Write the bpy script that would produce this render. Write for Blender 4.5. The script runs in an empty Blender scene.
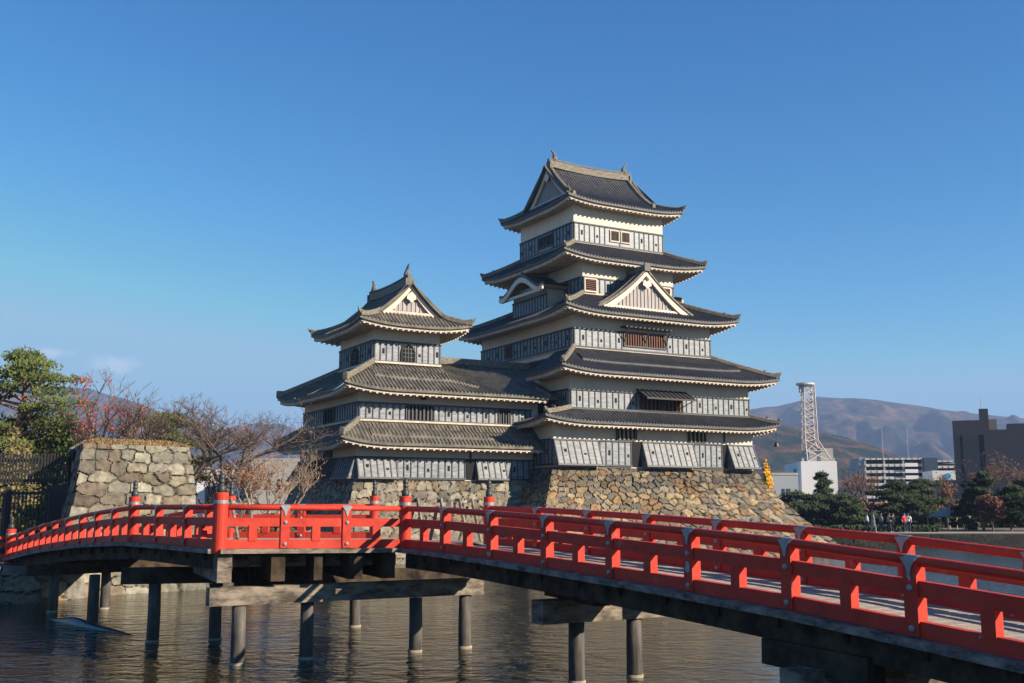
import bpy, math, random
import numpy as np
from math import sin, cos, tan, radians as R, pi, sqrt, atan2, hypot, exp
from mathutils import Vector, Matrix
from mathutils import noise as MN
random.seed(7)
S = bpy.context.scene
COL = S.collection
E = 3.6                       # height of the eye above the moat water (z = 0)

# ------------------------------------------------------------------ camera
F_PX, PITCH = 1060.3, 8.71
cam = bpy.data.cameras.new('camera'); camo = bpy.data.objects.new('camera', cam); COL.objects.link(camo)
cam.sensor_width = 36.0; cam.lens = 36.0 * F_PX / 1024; cam.clip_start = .1; cam.clip_end = 20000
camo.location = (0, 0, E); camo.rotation_euler = (R(90 + PITCH), 0, 0)
S.camera = camo

# ------------------------------------------------------------------ sky, sun, exposure
SUN_AZ, SUN_EL = 115.0, 25.0          # clockwise from the view direction, above the horizon
w = bpy.data.worlds.new('World'); S.world = w; w.use_nodes = True
nt = w.node_tree; nt.nodes.clear()
out = nt.nodes.new('ShaderNodeOutputWorld'); bg = nt.nodes.new('ShaderNodeBackground')
sky = nt.nodes.new('ShaderNodeTexSky'); sky.sky_type = 'NISHITA'; sky.sun_disc = False
sky.sun_elevation = R(SUN_EL); sky.sun_rotation = R(SUN_AZ)
sky.altitude = 1200; sky.air_density = 1.0; sky.dust_density = .05; sky.ozone_density = 3.5
# two small thin clouds low over the left mountains, held in world directions
tc = nt.nodes.new('ShaderNodeTexCoord')
def cloud_mask(x, z, sx, sz, seed):
    mp = nt.nodes.new('ShaderNodeMapping'); mp.vector_type = 'POINT'
    mp.inputs['Location'].default_value = (-x / sx, 0, -z / sz); mp.inputs['Scale'].default_value = (1 / sx, 0.0, 1 / sz)
    nt.links.new(tc.outputs['Generated'], mp.inputs['Vector'])
    ln = nt.nodes.new('ShaderNodeVectorMath'); ln.operation = 'LENGTH'; nt.links.new(mp.outputs[0], ln.inputs[0])
    nz = nt.nodes.new('ShaderNodeTexNoise'); nz.inputs['Scale'].default_value = 70; nz.inputs['Detail'].default_value = 5
    nt.links.new(tc.outputs['Generated'], nz.inputs['Vector'])
    ad = nt.nodes.new('ShaderNodeMath'); ad.operation = 'MULTIPLY_ADD'
    nt.links.new(nz.outputs['Fac'], ad.inputs[0]); ad.inputs[1].default_value = 2.0; nt.links.new(ln.outputs['Value'], ad.inputs[2])
    mr = nt.nodes.new('ShaderNodeMapRange'); nt.links.new(ad.outputs[0], mr.inputs[0])
    mr.inputs[1].default_value = 2.1; mr.inputs[2].default_value = 1.2; mr.inputs[3].default_value = 0; mr.inputs[4].default_value = .34
    return mr.outputs[0]
m1 = cloud_mask(-.352, .121, .022, .009, 1); m2 = cloud_mask(-.397, .129, .014, .005, 2)
mx = nt.nodes.new('ShaderNodeMath'); mx.operation = 'MAXIMUM'; nt.links.new(m1, mx.inputs[0]); nt.links.new(m2, mx.inputs[1])
# a clear dry winter sky: deeper blue than the sky model gives at this sun height
sep = nt.nodes.new('ShaderNodeSeparateColor'); com = nt.nodes.new('ShaderNodeCombineColor'); nt.links.new(sky.outputs[0], sep.inputs[0])
for ch, (gain, power, cap_) in enumerate(((.25, 2.5, 2.5), (.83, 1.34, 4.8), (1.55, .90, 6.4))):
    pw = nt.nodes.new('ShaderNodeMath'); pw.operation = 'POWER'; nt.links.new(sep.outputs[ch], pw.inputs[0]); pw.inputs[1].default_value = power
    ml = nt.nodes.new('ShaderNodeMath'); ml.operation = 'MULTIPLY'; nt.links.new(pw.outputs[0], ml.inputs[0]); ml.inputs[1].default_value = gain
    mn = nt.nodes.new('ShaderNodeMath'); mn.operation = 'MINIMUM'; nt.links.new(ml.outputs[0], mn.inputs[0]); mn.inputs[1].default_value = cap_
    nt.links.new(mn.outputs[0], com.inputs[ch])
mix = nt.nodes.new('ShaderNodeMixRGB'); nt.links.new(mx.outputs[0], mix.inputs[0]); nt.links.new(com.outputs[0], mix.inputs[1])
mix.inputs[2].default_value = (8.5, 8.6, 9.0, 1)
nt.links.new(mix.outputs[0], bg.inputs['Color']); bg.inputs['Strength'].default_value = .060
nt.links.new(bg.outputs[0], out.inputs['Surface'])
sd = bpy.data.lights.new('sun', 'SUN'); sd.energy = 5.0; sd.angle = R(.53); sd.color = (1.0, .86, .68)
so = bpy.data.objects.new('sun', sd); COL.objects.link(so)
sv_ = Vector((sin(R(SUN_AZ)) * cos(R(SUN_EL)), cos(R(SUN_AZ)) * cos(R(SUN_EL)), sin(R(SUN_EL))))
so.rotation_euler = sv_.to_track_quat('Z', 'Y').to_euler(); so.location = sv_ * 120
S.view_settings.view_transform = 'Standard'; S.view_settings.look = 'None'
S.view_settings.exposure = 1.0; S.view_settings.gamma = 1.0; S.view_settings.use_curve_mapping = False
S.cycles.max_bounces = 6; S.cycles.diffuse_bounces = 2; S.cycles.glossy_bounces = 3; S.cycles.transparent_max_bounces = 6
S.cycles.volume_bounces = 0; S.cycles.caustics_reflective = False; S.cycles.caustics_refractive = False

# ------------------------------------------------------------------ survey helper: image ray -> point at a distance or height
CP, SP = cos(R(PITCH)), sin(R(PITCH))
def ray(px, py):
    a = (px - 512) / F_PX; b = (341.5 - py) / F_PX
    return Vector((a, CP - b * SP, SP + b * CP))
def at(px, py, Y):
    r = ray(px, py); return r * (Y / r.y)
def atz(px, py, z):
    r = ray(px, py); return r * (z / r.z)

# ------------------------------------------------------------------ materials
def mat(name, color, rough=.7, metal=0.0, noise=0.0, nscale=4.0, bump=0.0, bscale=20.0, spec=.5, dark=None, attr=None,
        stretch=(1, 1, 1), ramp=None, detail=5.0):
    m = bpy.data.materials.new(name); m.use_nodes = True
    n = m.node_tree; b = n.nodes['Principled BSDF']
    b.inputs['Roughness'].default_value = rough; b.inputs['Metallic'].default_value = metal
    b.inputs['Specular IOR Level'].default_value = spec
    col = tuple(color) + (1,)
    t = n.nodes.new('ShaderNodeTexCoord'); mp = n.nodes.new('ShaderNodeMapping'); n.links.new(t.outputs['Object'], mp.inputs[0])
    mp.inputs['Scale'].default_value = stretch
    src = None
    if attr:
        a = n.nodes.new('ShaderNodeAttribute'); a.attribute_name = attr; src = a.outputs['Color']
    if noise > 0:
        nz = n.nodes.new('ShaderNodeTexNoise'); nz.inputs['Scale'].default_value = nscale; nz.inputs['Detail'].default_value = detail
        nz.inputs['Roughness'].default_value = .65
        n.links.new(mp.outputs[0], nz.inputs['Vector'])
        rp = n.nodes.new('ShaderNodeValToRGB')
        rp.color_ramp.elements[0].position = ramp[0] if ramp else .32; rp.color_ramp.elements[1].position = ramp[1] if ramp else .68
        n.links.new(nz.outputs['Fac'], rp.inputs[0])
        if src is None:
            d = dark if dark else tuple(c * (1 - noise) for c in color)
            rp.color_ramp.elements[0].color = tuple(d) + (1,); rp.color_ramp.elements[1].color = col
            n.links.new(rp.outputs[0], b.inputs['Base Color'])
        else:
            k = 1 - noise
            rp.color_ramp.elements[0].color = (k, k, k, 1); rp.color_ramp.elements[1].color = (1, 1, 1, 1)
            mu = n.nodes.new('ShaderNodeMixRGB'); mu.blend_type = 'MULTIPLY'; mu.inputs[0].default_value = 1
            n.links.new(src, mu.inputs[1]); n.links.new(rp.outputs[0], mu.inputs[2]); n.links.new(mu.outputs[0], b.inputs['Base Color'])
    elif src is not None: n.links.new(src, b.inputs['Base Color'])
    else: b.inputs['Base Color'].default_value = col
    if bump > 0:
        n2 = n.nodes.new('ShaderNodeTexNoise'); n2.inputs['Scale'].default_value = bscale; n2.inputs['Detail'].default_value = 4
        n.links.new(mp.outputs[0], n2.inputs['Vector'])
        bp = n.nodes.new('ShaderNodeBump'); bp.inputs['Strength'].default_value = bump; bp.inputs['Distance'].default_value = .05
        n.links.new(n2.outputs['Fac'], bp.inputs['Height']); n.links.new(bp.outputs[0], b.inputs['Normal'])
    return m

M = {}
M['tile'] = mat('roof_tile', (.085, .083, .085), .6, noise=.55, nscale=2.2, bump=.25, bscale=9, dark=(.028, .03, .035), detail=8)
M['tile_lichen'] = mat('roof_tile_with_lichen', (.19, .165, .12), .7, noise=.5, nscale=1.6, bump=.3, bscale=9, dark=(.045, .045, .046), detail=8)
M['ridge'] = mat('ridge_tile', (.27, .235, .175), .75, noise=.5, nscale=3.5, bump=.5, bscale=7, dark=(.07, .066, .06), stretch=(1, 1, 4))
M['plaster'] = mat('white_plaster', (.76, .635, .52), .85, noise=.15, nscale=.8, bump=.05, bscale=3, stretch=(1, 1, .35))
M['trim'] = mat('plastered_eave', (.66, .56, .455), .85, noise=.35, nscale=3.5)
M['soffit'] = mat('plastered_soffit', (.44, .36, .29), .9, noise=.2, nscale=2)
M['dark_wall'] = mat('dark_wall', (.02, .02, .022), .6)
M['hole'] = mat('dark_opening', (.006, .006, .007), .9)
M['brown_slat'] = mat('brown_slat', (.17, .062, .028), .7, noise=.4, nscale=5, stretch=(1, 1, .3))
M['pale_slat'] = mat('pale_slat', (.42, .36, .27), .8, noise=.3, nscale=5)
M['gable_board'] = mat('gable_board', (.42, .38, .36), .7, noise=.35, nscale=3.5, stretch=(3, 3, .3))
M['bronze'] = mat('weathered_bronze', (.055, .065, .062), .5, metal=.3, noise=.5, nscale=6)
M['fin_tile'] = mat('fish_finial_tile', (.17, .15, .13), .7, noise=.5, nscale=5)

def lacquer(name='black_lacquer_board', c0=(.04, .06, .09), c1=(.24, .26, .28), r0=.44, r1=.64, spec=1.0):
    m = bpy.data.materials.new(name); m.use_nodes = True
    n = m.node_tree; b = n.nodes['Principled BSDF']
    t = n.nodes.new('ShaderNodeTexCoord')
    sx = n.nodes.new('ShaderNodeSeparateXYZ'); n.links.new(t.outputs['Object'], sx.inputs[0])
    # overlapping horizontal boards: one step per 0.24 m
    k = n.nodes.new('ShaderNodeMath'); k.operation = 'MULTIPLY'; n.links.new(sx.outputs[2], k.inputs[0]); k.inputs[1].default_value = 1 / .26
    fr = n.nodes.new('ShaderNodeMath'); fr.operation = 'FRACT'; n.links.new(k.outputs[0], fr.inputs[0])
    nz = n.nodes.new('ShaderNodeTexNoise'); nz.inputs['Scale'].default_value = 1.7; nz.inputs['Detail'].default_value = 6
    mp = n.nodes.new('ShaderNodeMapping'); mp.inputs['Scale'].default_value = (1, 1, 5); n.links.new(t.outputs['Object'], mp.inputs[0]); n.links.new(mp.outputs[0], nz.inputs['Vector'])
    rp = n.nodes.new('ShaderNodeValToRGB'); rp.color_ramp.elements[0].color = tuple(c0) + (1,); rp.color_ramp.elements[1].color = tuple(c1) + (1,)
    rp.color_ramp.elements[0].position = .3; rp.color_ramp.elements[1].position = .7
    n.links.new(nz.outputs['Fac'], rp.inputs[0]); n.links.new(rp.outputs[0], b.inputs['Base Color'])
    r2 = n.nodes.new('ShaderNodeMapRange'); n.links.new(nz.outputs['Fac'], r2.inputs[0])
    r2.inputs[3].default_value = r0; r2.inputs[4].default_value = r1; n.links.new(r2.outputs[0], b.inputs['Roughness']); b.inputs['Metallic'].default_value = .12
    b.inputs['Specular IOR Level'].default_value = spec
    bp = n.nodes.new('ShaderNodeBump'); bp.inputs['Strength'].default_value = .2; bp.inputs['Distance'].default_value = .012
    n.links.new(fr.outputs[0], bp.inputs['Height']); n.links.new(bp.outputs[0], b.inputs['Normal'])
    return m
M['board'] = lacquer(); M['board_dull'] = lacquer('dull_lacquer_board', (.045, .06, .08), (.25, .26, .27), .52, .72, .8)  # leaning panels get a rougher, duller copy to hold down their sun glare
M['batten'] = mat('lacquer_batten', (.035, .042, .055), .6, noise=.4, nscale=3, spec=.6)
M['stone'] = mat('castle_stone', (.4, .35, .28), .9, attr='stone', noise=.66, nscale=3.4, bump=.9, bscale=5, detail=12)
def worn_paint():
    m = mat('vermilion_paint', (.58, .052, .028), .55, noise=.3, nscale=2.6, bump=.12, bscale=16, spec=.22, detail=10); n = m.node_tree
    rp = [q for q in n.nodes if q.bl_idname == 'ShaderNodeValToRGB'][0].color_ramp
    rp.elements[0].position = .30; rp.elements[0].color = (.34, .028, .018, 1); rp.elements[1].position = .74; rp.elements[1].color = (.60, .13, .085, 1)
    e = rp.elements.new(.42); e.color = (.47, .040, .024, 1); e = rp.elements.new(.62); e.color = (.54, .050, .028, 1)
    # chips down to the old grey undercoat
    bs = n.nodes['Principled BSDF']; src = bs.inputs['Base Color'].links[0].from_socket; tc_ = [q for q in n.nodes if q.bl_idname == 'ShaderNodeTexCoord'][0]
    nz = n.nodes.new('ShaderNodeTexNoise'); nz.inputs['Scale'].default_value = 7; nz.inputs['Detail'].default_value = 6; nz.inputs['Roughness'].default_value = .6; n.links.new(tc_.outputs['Object'], nz.inputs['Vector'])
    th = n.nodes.new('ShaderNodeMapRange'); th.inputs[1].default_value = .70; th.inputs[2].default_value = .725; n.links.new(nz.outputs['Fac'], th.inputs[0])
    mc_ = n.nodes.new('ShaderNodeMixRGB'); mc_.inputs[2].default_value = (.33, .27, .26, 1); n.links.new(th.outputs[0], mc_.inputs[0]); n.links.new(src, mc_.inputs[1]); n.links.new(mc_.outputs[0], bs.inputs['Base Color'])
    return m
M['red'] = worn_paint()
M['bare'] = mat('bare_patch', (.42, .40, .40), .8, noise=.3, nscale=9)
M['plate'] = mat('lead_grey_plate', (.30, .325, .34), .5, metal=.35, noise=.2, nscale=8)
M['deck'] = mat('weathered_deck_board', (.42, .35, .27), .85, noise=.35, nscale=4, bump=.2, bscale=12)
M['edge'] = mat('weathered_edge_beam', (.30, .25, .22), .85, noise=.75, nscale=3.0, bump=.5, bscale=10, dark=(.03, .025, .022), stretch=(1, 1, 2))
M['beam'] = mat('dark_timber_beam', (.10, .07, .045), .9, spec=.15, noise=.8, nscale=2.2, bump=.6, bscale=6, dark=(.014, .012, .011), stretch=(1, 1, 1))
M['pale_beam'] = mat('pale_timber_beam', (.26, .215, .165), .85, noise=.6, nscale=2.6, bump=.6, bscale=6, dark=(.055, .043, .032), ramp=(.36, .6), stretch=(.7, .7, 2))  # weathered pale timber; on sunlit beams the colour also carries the sunlight
M['pile'] = mat('tarred_pile', (.13, .115, .10), .75, noise=.6, nscale=3, bump=.3, bscale=6, dark=(.03, .028, .027), stretch=(2, 2, .4))
M['algae'] = mat('water_line', (.34, .30, .22), .8, noise=.4, nscale=6)
M['concrete'] = mat('far_concrete', (.42, .40, .36), .9, noise=.2, nscale=.4)
M['pale_concrete'] = mat('pale_concrete', (.62, .60, .55), .9, noise=.15, nscale=.4)
M['white_wall'] = mat('white_building', (.80, .79, .76), .8, noise=.06, nscale=.2)
M['grey_wall'] = mat('grey_building', (.34, .36, .38), .8, noise=.1, nscale=.3)
M['brown_wall'] = mat('brown_brick_building', (.135, .10, .085), .85, noise=.12, nscale=.5)
M['tan_wall'] = mat('tan_building', (.42, .31, .23), .85, noise=.2, nscale=.4)
M['glass'] = mat('dark_window_glass', (.03, .035, .045), .15, spec=.8)
M['steel'] = mat('painted_steel', (.62, .55, .50), .6, noise=.2, nscale=.5)
M['green_sign'] = mat('green_sign', (.03, .22, .13), .6)
M['blue_sign'] = mat('blue_sign', (.03, .36, .62), .6)
M['black_wood'] = mat('black_wood', (.05, .045, .042), .7, noise=.5, nscale=4)
M['bark'] = mat('bark', (.16, .12, .095), .9, noise=.5, nscale=6, bump=.5, bscale=12)
M['pine_bark'] = mat('red_pine_bark', (.30, .155, .09), .9, noise=.5, nscale=5, bump=.5, bscale=10)
M['twig'] = mat('twig', (.20, .15, .125), .9, noise=.3, nscale=4)
M['dry_grass'] = mat('dry_grass', (.36, .24, .11), .95, noise=.4, nscale=6, bump=.6, bscale=25)
M['log'] = mat('wet_dark_hull', (.055, .058, .065), .3, noise=.4, nscale=3, bump=.2, bscale=6)
M['rope'] = mat('rope', (.40, .36, .28), .9)
def leafmat(name, c1, c2):
    m = mat(name, c1, .75, noise=.5, nscale=1.3, dark=c2, spec=.25, ramp=(.38, .62))
    return m
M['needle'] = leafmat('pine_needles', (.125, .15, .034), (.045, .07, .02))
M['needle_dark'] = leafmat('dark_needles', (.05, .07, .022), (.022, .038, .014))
M['olive_leaf'] = leafmat('olive_leaves', (.21, .165, .065), (.10, .095, .035))
M['red_leaf'] = leafmat('red_leaves', (.50, .08, .028), (.36, .04, .03))
M['orange_leaf'] = leafmat('orange_leaves', (.36, .13, .035), (.18, .075, .03))
M['brown_leaf'] = leafmat('russet_leaves', (.20, .085, .045), (.11, .05, .03))
M['yellow_leaf'] = leafmat('yellow_ginkgo_leaves', (.75, .42, .02), (.60, .28, .015))
M['pale_stem'] = mat('pale_dry_stems', (.42, .34, .26), .9, noise=.4, nscale=3)
M['skin'] = mat('skin', (.50, .32, .24), .6)
M['hair'] = mat('hair', (.02, .016, .014), .5)

# ------------------------------------------------------------------ mesh building
class MB:
    def __init__(s): s.v = []; s.f = []; s.m = []; s.c = None
    def add(s, vs, fs, mi=0):
        o = len(s.v); s.v += [tuple(v) for v in vs]; s.f += [tuple(i + o for i in f) for f in fs]; s.m += [mi] * len(fs)
        return s
    def box(s, c, d, rz=0.0, mi=0, ax=None):
        """box centre c, full size d, turned by rz"""
        hx, hy, hz = d[0] / 2, d[1] / 2, d[2] / 2; cr, sr = cos(rz), sin(rz)
        vs = []
        for x, y, z in ((-1, -1, -1), (1, -1, -1), (1, 1, -1), (-1, 1, -1), (-1, -1, 1), (1, -1, 1), (1, 1, 1), (-1, 1, 1)):
            X, Y = x * hx, y * hy
            vs.append((c[0] + X * cr - Y * sr, c[1] + X * sr + Y * cr, c[2] + z * hz))
        return s.add(vs, [(0, 3, 2, 1), (4, 5, 6, 7), (0, 1, 5, 4), (1, 2, 6, 5), (2, 3, 7, 6), (3, 0, 4, 7)], mi)
    def hexa(s, P, mi=0):
        """eight points: four below, four above, same winding"""
        return s.add(P, [(0, 3, 2, 1), (4, 5, 6, 7), (0, 1, 5, 4), (1, 2, 6, 5), (2, 3, 7, 6), (3, 0, 4, 7)], mi)
    def bar(s, a, b, wd, ht, mi=0, up=(0, 0, 1)):
        a = Vector(a); b = Vector(b); d = (b - a).normalized(); u = Vector(up)
        sd = d.cross(u); sd = sd.normalized() if sd.length > 1e-5 else Vector((1, 0, 0)); u = sd.cross(d).normalized()
        P = []
        for p in (a, b):
            for x, y in ((-1, -1), (1, -1), (1, 1), (-1, 1)): P.append(p + sd * x * wd / 2 + u * y * ht / 2)
        return s.add(P, [(0, 3, 2, 1), (4, 5, 6, 7), (0, 1, 5, 4), (1, 2, 6, 5), (2, 3, 7, 6), (3, 0, 4, 7)], mi)
    def sweep(s, pts, wd, ht, mi=0, horiz=False):
        """rectangular section kept upright, following pts; base of the section on the points"""
        n = len(pts); pts = [Vector(p) for p in pts]; o = len(s.v)
        for i, p in enumerate(pts):
            d = pts[min(i + 1, n - 1)] - pts[max(i - 1, 0)]; d.z = 0 if not horiz else d.z
            sd = Vector((d.y, -d.x, 0)).normalized()
            w_ = wd[i] if isinstance(wd, (list, tuple)) else wd; h_ = ht[i] if isinstance(ht, (list, tuple)) else ht
            for x, z in ((-.5, 0), (.5, 0), (.5, .75), (.25, 1), (-.25, 1), (-.5, .75)): s.v.append(tuple(p + sd * x * w_ + Vector((0, 0, z * h_))))
        for i in range(n - 1):
            for k in range(6):
                a = o + i * 6 + k; b = o + i * 6 + (k + 1) % 6
                s.f.append((a, b, b + 6, a + 6)); s.m.append(mi)
        s.f.append(tuple(o + k for k in range(5, -1, -1))); s.f.append(tuple(o + (n - 1) * 6 + k for k in range(6))); s.m += [mi, mi]
        return s
    def tube(s, pts, rad, n=8, mi=0, caps=True):
        pts = [Vector(p) for p in pts]; o = len(s.v); m = len(pts); prev = None
        for i, p in enumerate(pts):
            d = (pts[min(i + 1, m - 1)] - pts[max(i - 1, 0)]).normalized()
            if prev is None:
                a = Vector((0, 0, 1)) if abs(d.z) < .9 else Vector((1, 0, 0)); x = d.cross(a).normalized()
            else:
                x = prev - d * prev.dot(d); x = x.normalized() if x.length > 1e-6 else d.orthogonal().normalized()
            prev = x; y = d.cross(x)
            r = rad[i] if isinstance(rad, (list, tuple)) else rad
            for k in range(n):
                t = 2 * pi * k / n; s.v.append(tuple(p + x * cos(t) * r + y * sin(t) * r))
        for i in range(m - 1):
            for k in range(n):
                a = o + i * n + k; b = o + i * n + (k + 1) % n
                s.f.append((a, b, b + n, a + n)); s.m.append(mi)
        if caps:
            s.f.append(tuple(o + k for k in range(n - 1, -1, -1))); s.f.append(tuple(o + (m - 1) * n + k for k in range(n))); s.m += [mi, mi]
        return s
    def lathe(s, c, prof, n=16, mi=0):
        o = len(s.v); m = len(prof)
        for r, z in prof:
            for k in range(n):
                t = 2 * pi * k / n; s.v.append((c[0] + r * cos(t), c[1] + r * sin(t), c[2] + z))
        for i in range(m - 1):
            for k in range(n):
                a = o + i * n + k; b = o + i * n + (k + 1) % n
                s.f.append((a, b, b + n, a + n)); s.m.append(mi)
        s.f.append(tuple(o + k for k in range(n - 1, -1, -1))); s.f.append(tuple(o + (m - 1) * n + k for k in range(n))); s.m += [mi, mi]
        return s
    def build(s, name, mats, parent=None, smooth=False, world=False, colors=None):
        """vertices are eye-relative in z; they are stored relative to the parent's own base"""
        if not isinstance(mats, (list, tuple)): mats = [mats]
        me = bpy.data.meshes.new(name)
        dz = E
        off = Vector((0, 0, dz)); root = parent
        while root is not None and root.parent is not None: root = root.parent
        if root is not None:
            off = off - Vector((0, 0, root.location.z))
            if world:    # world x,y given: move into the parent's frame
                inv = (Matrix.Translation(root.location) @ root.rotation_euler.to_matrix().to_4x4()).inverted()
                vs = [tuple(inv @ Vector((v[0], v[1], v[2] + E))) for v in s.v]
            else: vs = [(v[0], v[1], v[2] + off.z) for v in s.v]
        else: vs = [(v[0], v[1], v[2] + dz) for v in s.v]
        me.from_pydata(vs, [], s.f)
        for m_ in mats: me.materials.append(m_)
        if len(mats) > 1: me.polygons.foreach_set('material_index', s.m)
        if smooth: me.polygons.foreach_set('use_smooth', [True] * len(me.polygons))
        if colors is not None:
            ca = me.color_attributes.new('stone', 'FLOAT_COLOR', 'POINT')
            ca.data.foreach_set('color', np.asarray(colors, dtype=np.float32).ravel())
        me.update()
        o = bpy.data.objects.new(name, me); COL.objects.link(o)
        if parent is not None: o.parent = parent
        return o

def tag(o, label=None, cat=None, group=None, kind=None):
    if label: o['label'] = label
    if cat: o['category'] = cat
    if group: o['group'] = group
    if kind: o['kind'] = kind
    return o
def thing(name, label, cat, loc=(0, 0, 0), rz=0.0, group=None):
    o = bpy.data.objects.new(name, None); COL.objects.link(o); o.empty_display_size = .3
    o.location = loc; o.rotation_euler = (0, 0, rz)
    return tag(o, label, cat, group)

# ================================================================== GROUND, WATER, MOUNTAINS
def sheet(name, pts, z, m, kind='structure', skirt=None):
    b = MB(); n = len(pts)
    b.add([(p[0], p[1], z) for p in pts], [tuple(range(n))])
    if skirt is not None:
        b.add([(p[0], p[1], z) for p in pts] + [(p[0], p[1], skirt) for p in pts], [(i, i + n, (i + 1) % n + n, (i + 1) % n) for i in range(n)])
    o = b.build(name, m); o['kind'] = kind
    return o
M['soil'] = mat('park_ground', (.17, .13, .09), .95, noise=.4, nscale=.3, bump=.3, bscale=3)
M['gravel'] = mat('gravel_path', (.42, .38, .32), .95, noise=.2, nscale=2)
M['bed'] = mat('moat_bed', (.05, .045, .03), .9)
M['plain'] = mat('valley_plain', (.13, .11, .07), .95, noise=.5, nscale=.02)

wm = bpy.data.materials.new('moat_water'); wm.use_nodes = True
n = wm.node_tree; b = n.nodes['Principled BSDF']
b.inputs['Base Color'].default_value = (.032, .026, .011, 1); b.inputs['Roughness'].default_value = .07
b.inputs['Specular IOR Level'].default_value = .5; b.inputs['IOR'].default_value = 1.333
t = n.nodes.new('ShaderNodeTexCoord'); mp = n.nodes.new('ShaderNodeMapping'); mp.inputs['Scale'].default_value = (.8, 1.35, 1); mp.inputs['Rotation'].default_value = (0, 0, R(12))
n.links.new(t.outputs['Object'], mp.inputs[0])
na = n.nodes.new('ShaderNodeTexNoise'); na.inputs['Scale'].default_value = 1.6; na.inputs['Detail'].default_value = 3; na.inputs['Roughness'].default_value = .55; na.inputs['Distortion'].default_value = .6
nb = n.nodes.new('ShaderNodeTexNoise'); nb.inputs['Scale'].default_value = 4.2; nb.inputs['Detail'].default_value = 2
n.links.new(mp.outputs[0], na.inputs['Vector']); n.links.new(mp.outputs[0], nb.inputs['Vector'])
ma = n.nodes.new('ShaderNodeMath'); ma.operation = 'MULTIPLY_ADD'; n.links.new(nb.outputs['Fac'], ma.inputs[0]); ma.inputs[1].default_value = .22; n.links.new(na.outputs['Fac'], ma.inputs[2])
bp = n.nodes.new('ShaderNodeBump'); bp.inputs['Strength'].default_value = 1.0; bp.inputs['Distance'].default_value = .11
nc_ = n.nodes.new('ShaderNodeTexNoise'); nc_.inputs['Scale'].default_value = .11; nc_.inputs['Detail'].default_value = 3; n.links.new(t.outputs['Object'], nc_.inputs['Vector'])
mr_ = n.nodes.new('ShaderNodeMapRange'); mr_.inputs[1].default_value = .36; mr_.inputs[2].default_value = .62; mr_.inputs[3].default_value = .42; mr_.inputs[4].default_value = 1.15
n.links.new(nc_.outputs['Fac'], mr_.inputs[0]); mm_ = n.nodes.new('ShaderNodeMath'); mm_.operation = 'MULTIPLY'; n.links.new(ma.outputs[0], mm_.inputs[0]); n.links.new(mr_.outputs[0], mm_.inputs[1])
n.links.new(mm_.outputs[0], bp.inputs['Height']); n.links.new(bp.outputs[0], b.inputs['Normal'])
M['water'] = wm
W_Z = -E
sheet('water', [(-160, 4), (160, 4), (160, 95), (-160, 95)], W_Z, M['water'])
sheet('moat_bed', [(-160, 3), (160, 3), (160, 96), (-160, 96)], W_Z - 1.5, M['bed'])
sheet('near_bank', [(-160, -60), (160, -60), (160, 8), (14, 8), (9.5, 6.8), (-160, 6.5)], -2.05, M['gravel'], skirt=-5)
PARK_Z = -2.55
sheet('park_ground', [(-7000, 91.6), (20, 91.6), (120, 91.6), (7000, 91.6), (7000, 7000), (-7000, 7000)], PARK_Z, M['soil'], skirt=-5)
LB = [(-120, 30), (-22, 36.9), (-19.2, 39.2), (-17.8, 41.0), (-17.4, 43.3), (-15.6, 48.5), (-14.9, 54), (-13.6, 63.5), (-12, 70), (-12, 92), (-120, 92)]
sheet('west_bank_ground', LB, -2.35, M['soil'], skirt=-5)
sheet('park_path', [(28, 94.6), (120, 94.6), (120, 97.4), (28, 97.4)], PARK_Z + .02, M['gravel'])

def mountain(name, prof, Y0, Y1, m, seed, amp):
    """real terrain: a ridge given by crest heights along the direction, falling toward the viewer"""
    bld = MB(); nx = 260; ny = 60
    xs = [p[0] for p in prof]; x0, x1 = xs[0], xs[-1]
    for j in range(ny + 1):
        f = j / ny; Y = Y0 + (Y1 - Y0) * f
        for i in range(nx + 1):
            px = x0 + (x1 - x0) * i / nx
            py = np.interp(px, xs, [p[1] for p in prof])
            Yc = Y0 + (Y1 - Y0) * .86; X = (px - 512) / 1072 * Yc
            hc = (504 - py) / 1085 * Yc
            g = min(1, f / .86); g = (g * g * (3 - 2 * g) * .3 + g * .7) * min(1, Y / Yc)
            if f > .86: g = 1 - (f - .86) * 1.5
            q = Vector((X / 300 + seed, Y / 520, seed))
            rid = 1 - abs(MN.noise(q)) * 2; rid += .5 * (1 - abs(MN.noise(q * 2.3)) * 2) + .3 * MN.noise(q * 5.1) + .15 * MN.noise(q * 11.3)
            env = max(0, sin(pi * min(1, f / .86))) ** .8
            XX = X * (.55 + .45 * min(1, Y / Yc))
            bld.v.append((XX, Y, max(-3, hc * g + (rid - 1.0) * amp * env) if f > 0 else -3))
    for j in range(ny):
        for i in range(nx):
            a = j * (nx + 1) + i; bld.f.append((a, a + 1, a + nx + 2, a + nx + 1)); bld.m.append(0)
    o = bld.build(name, m, smooth=True); o['kind'] = 'structure'; return o
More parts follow.
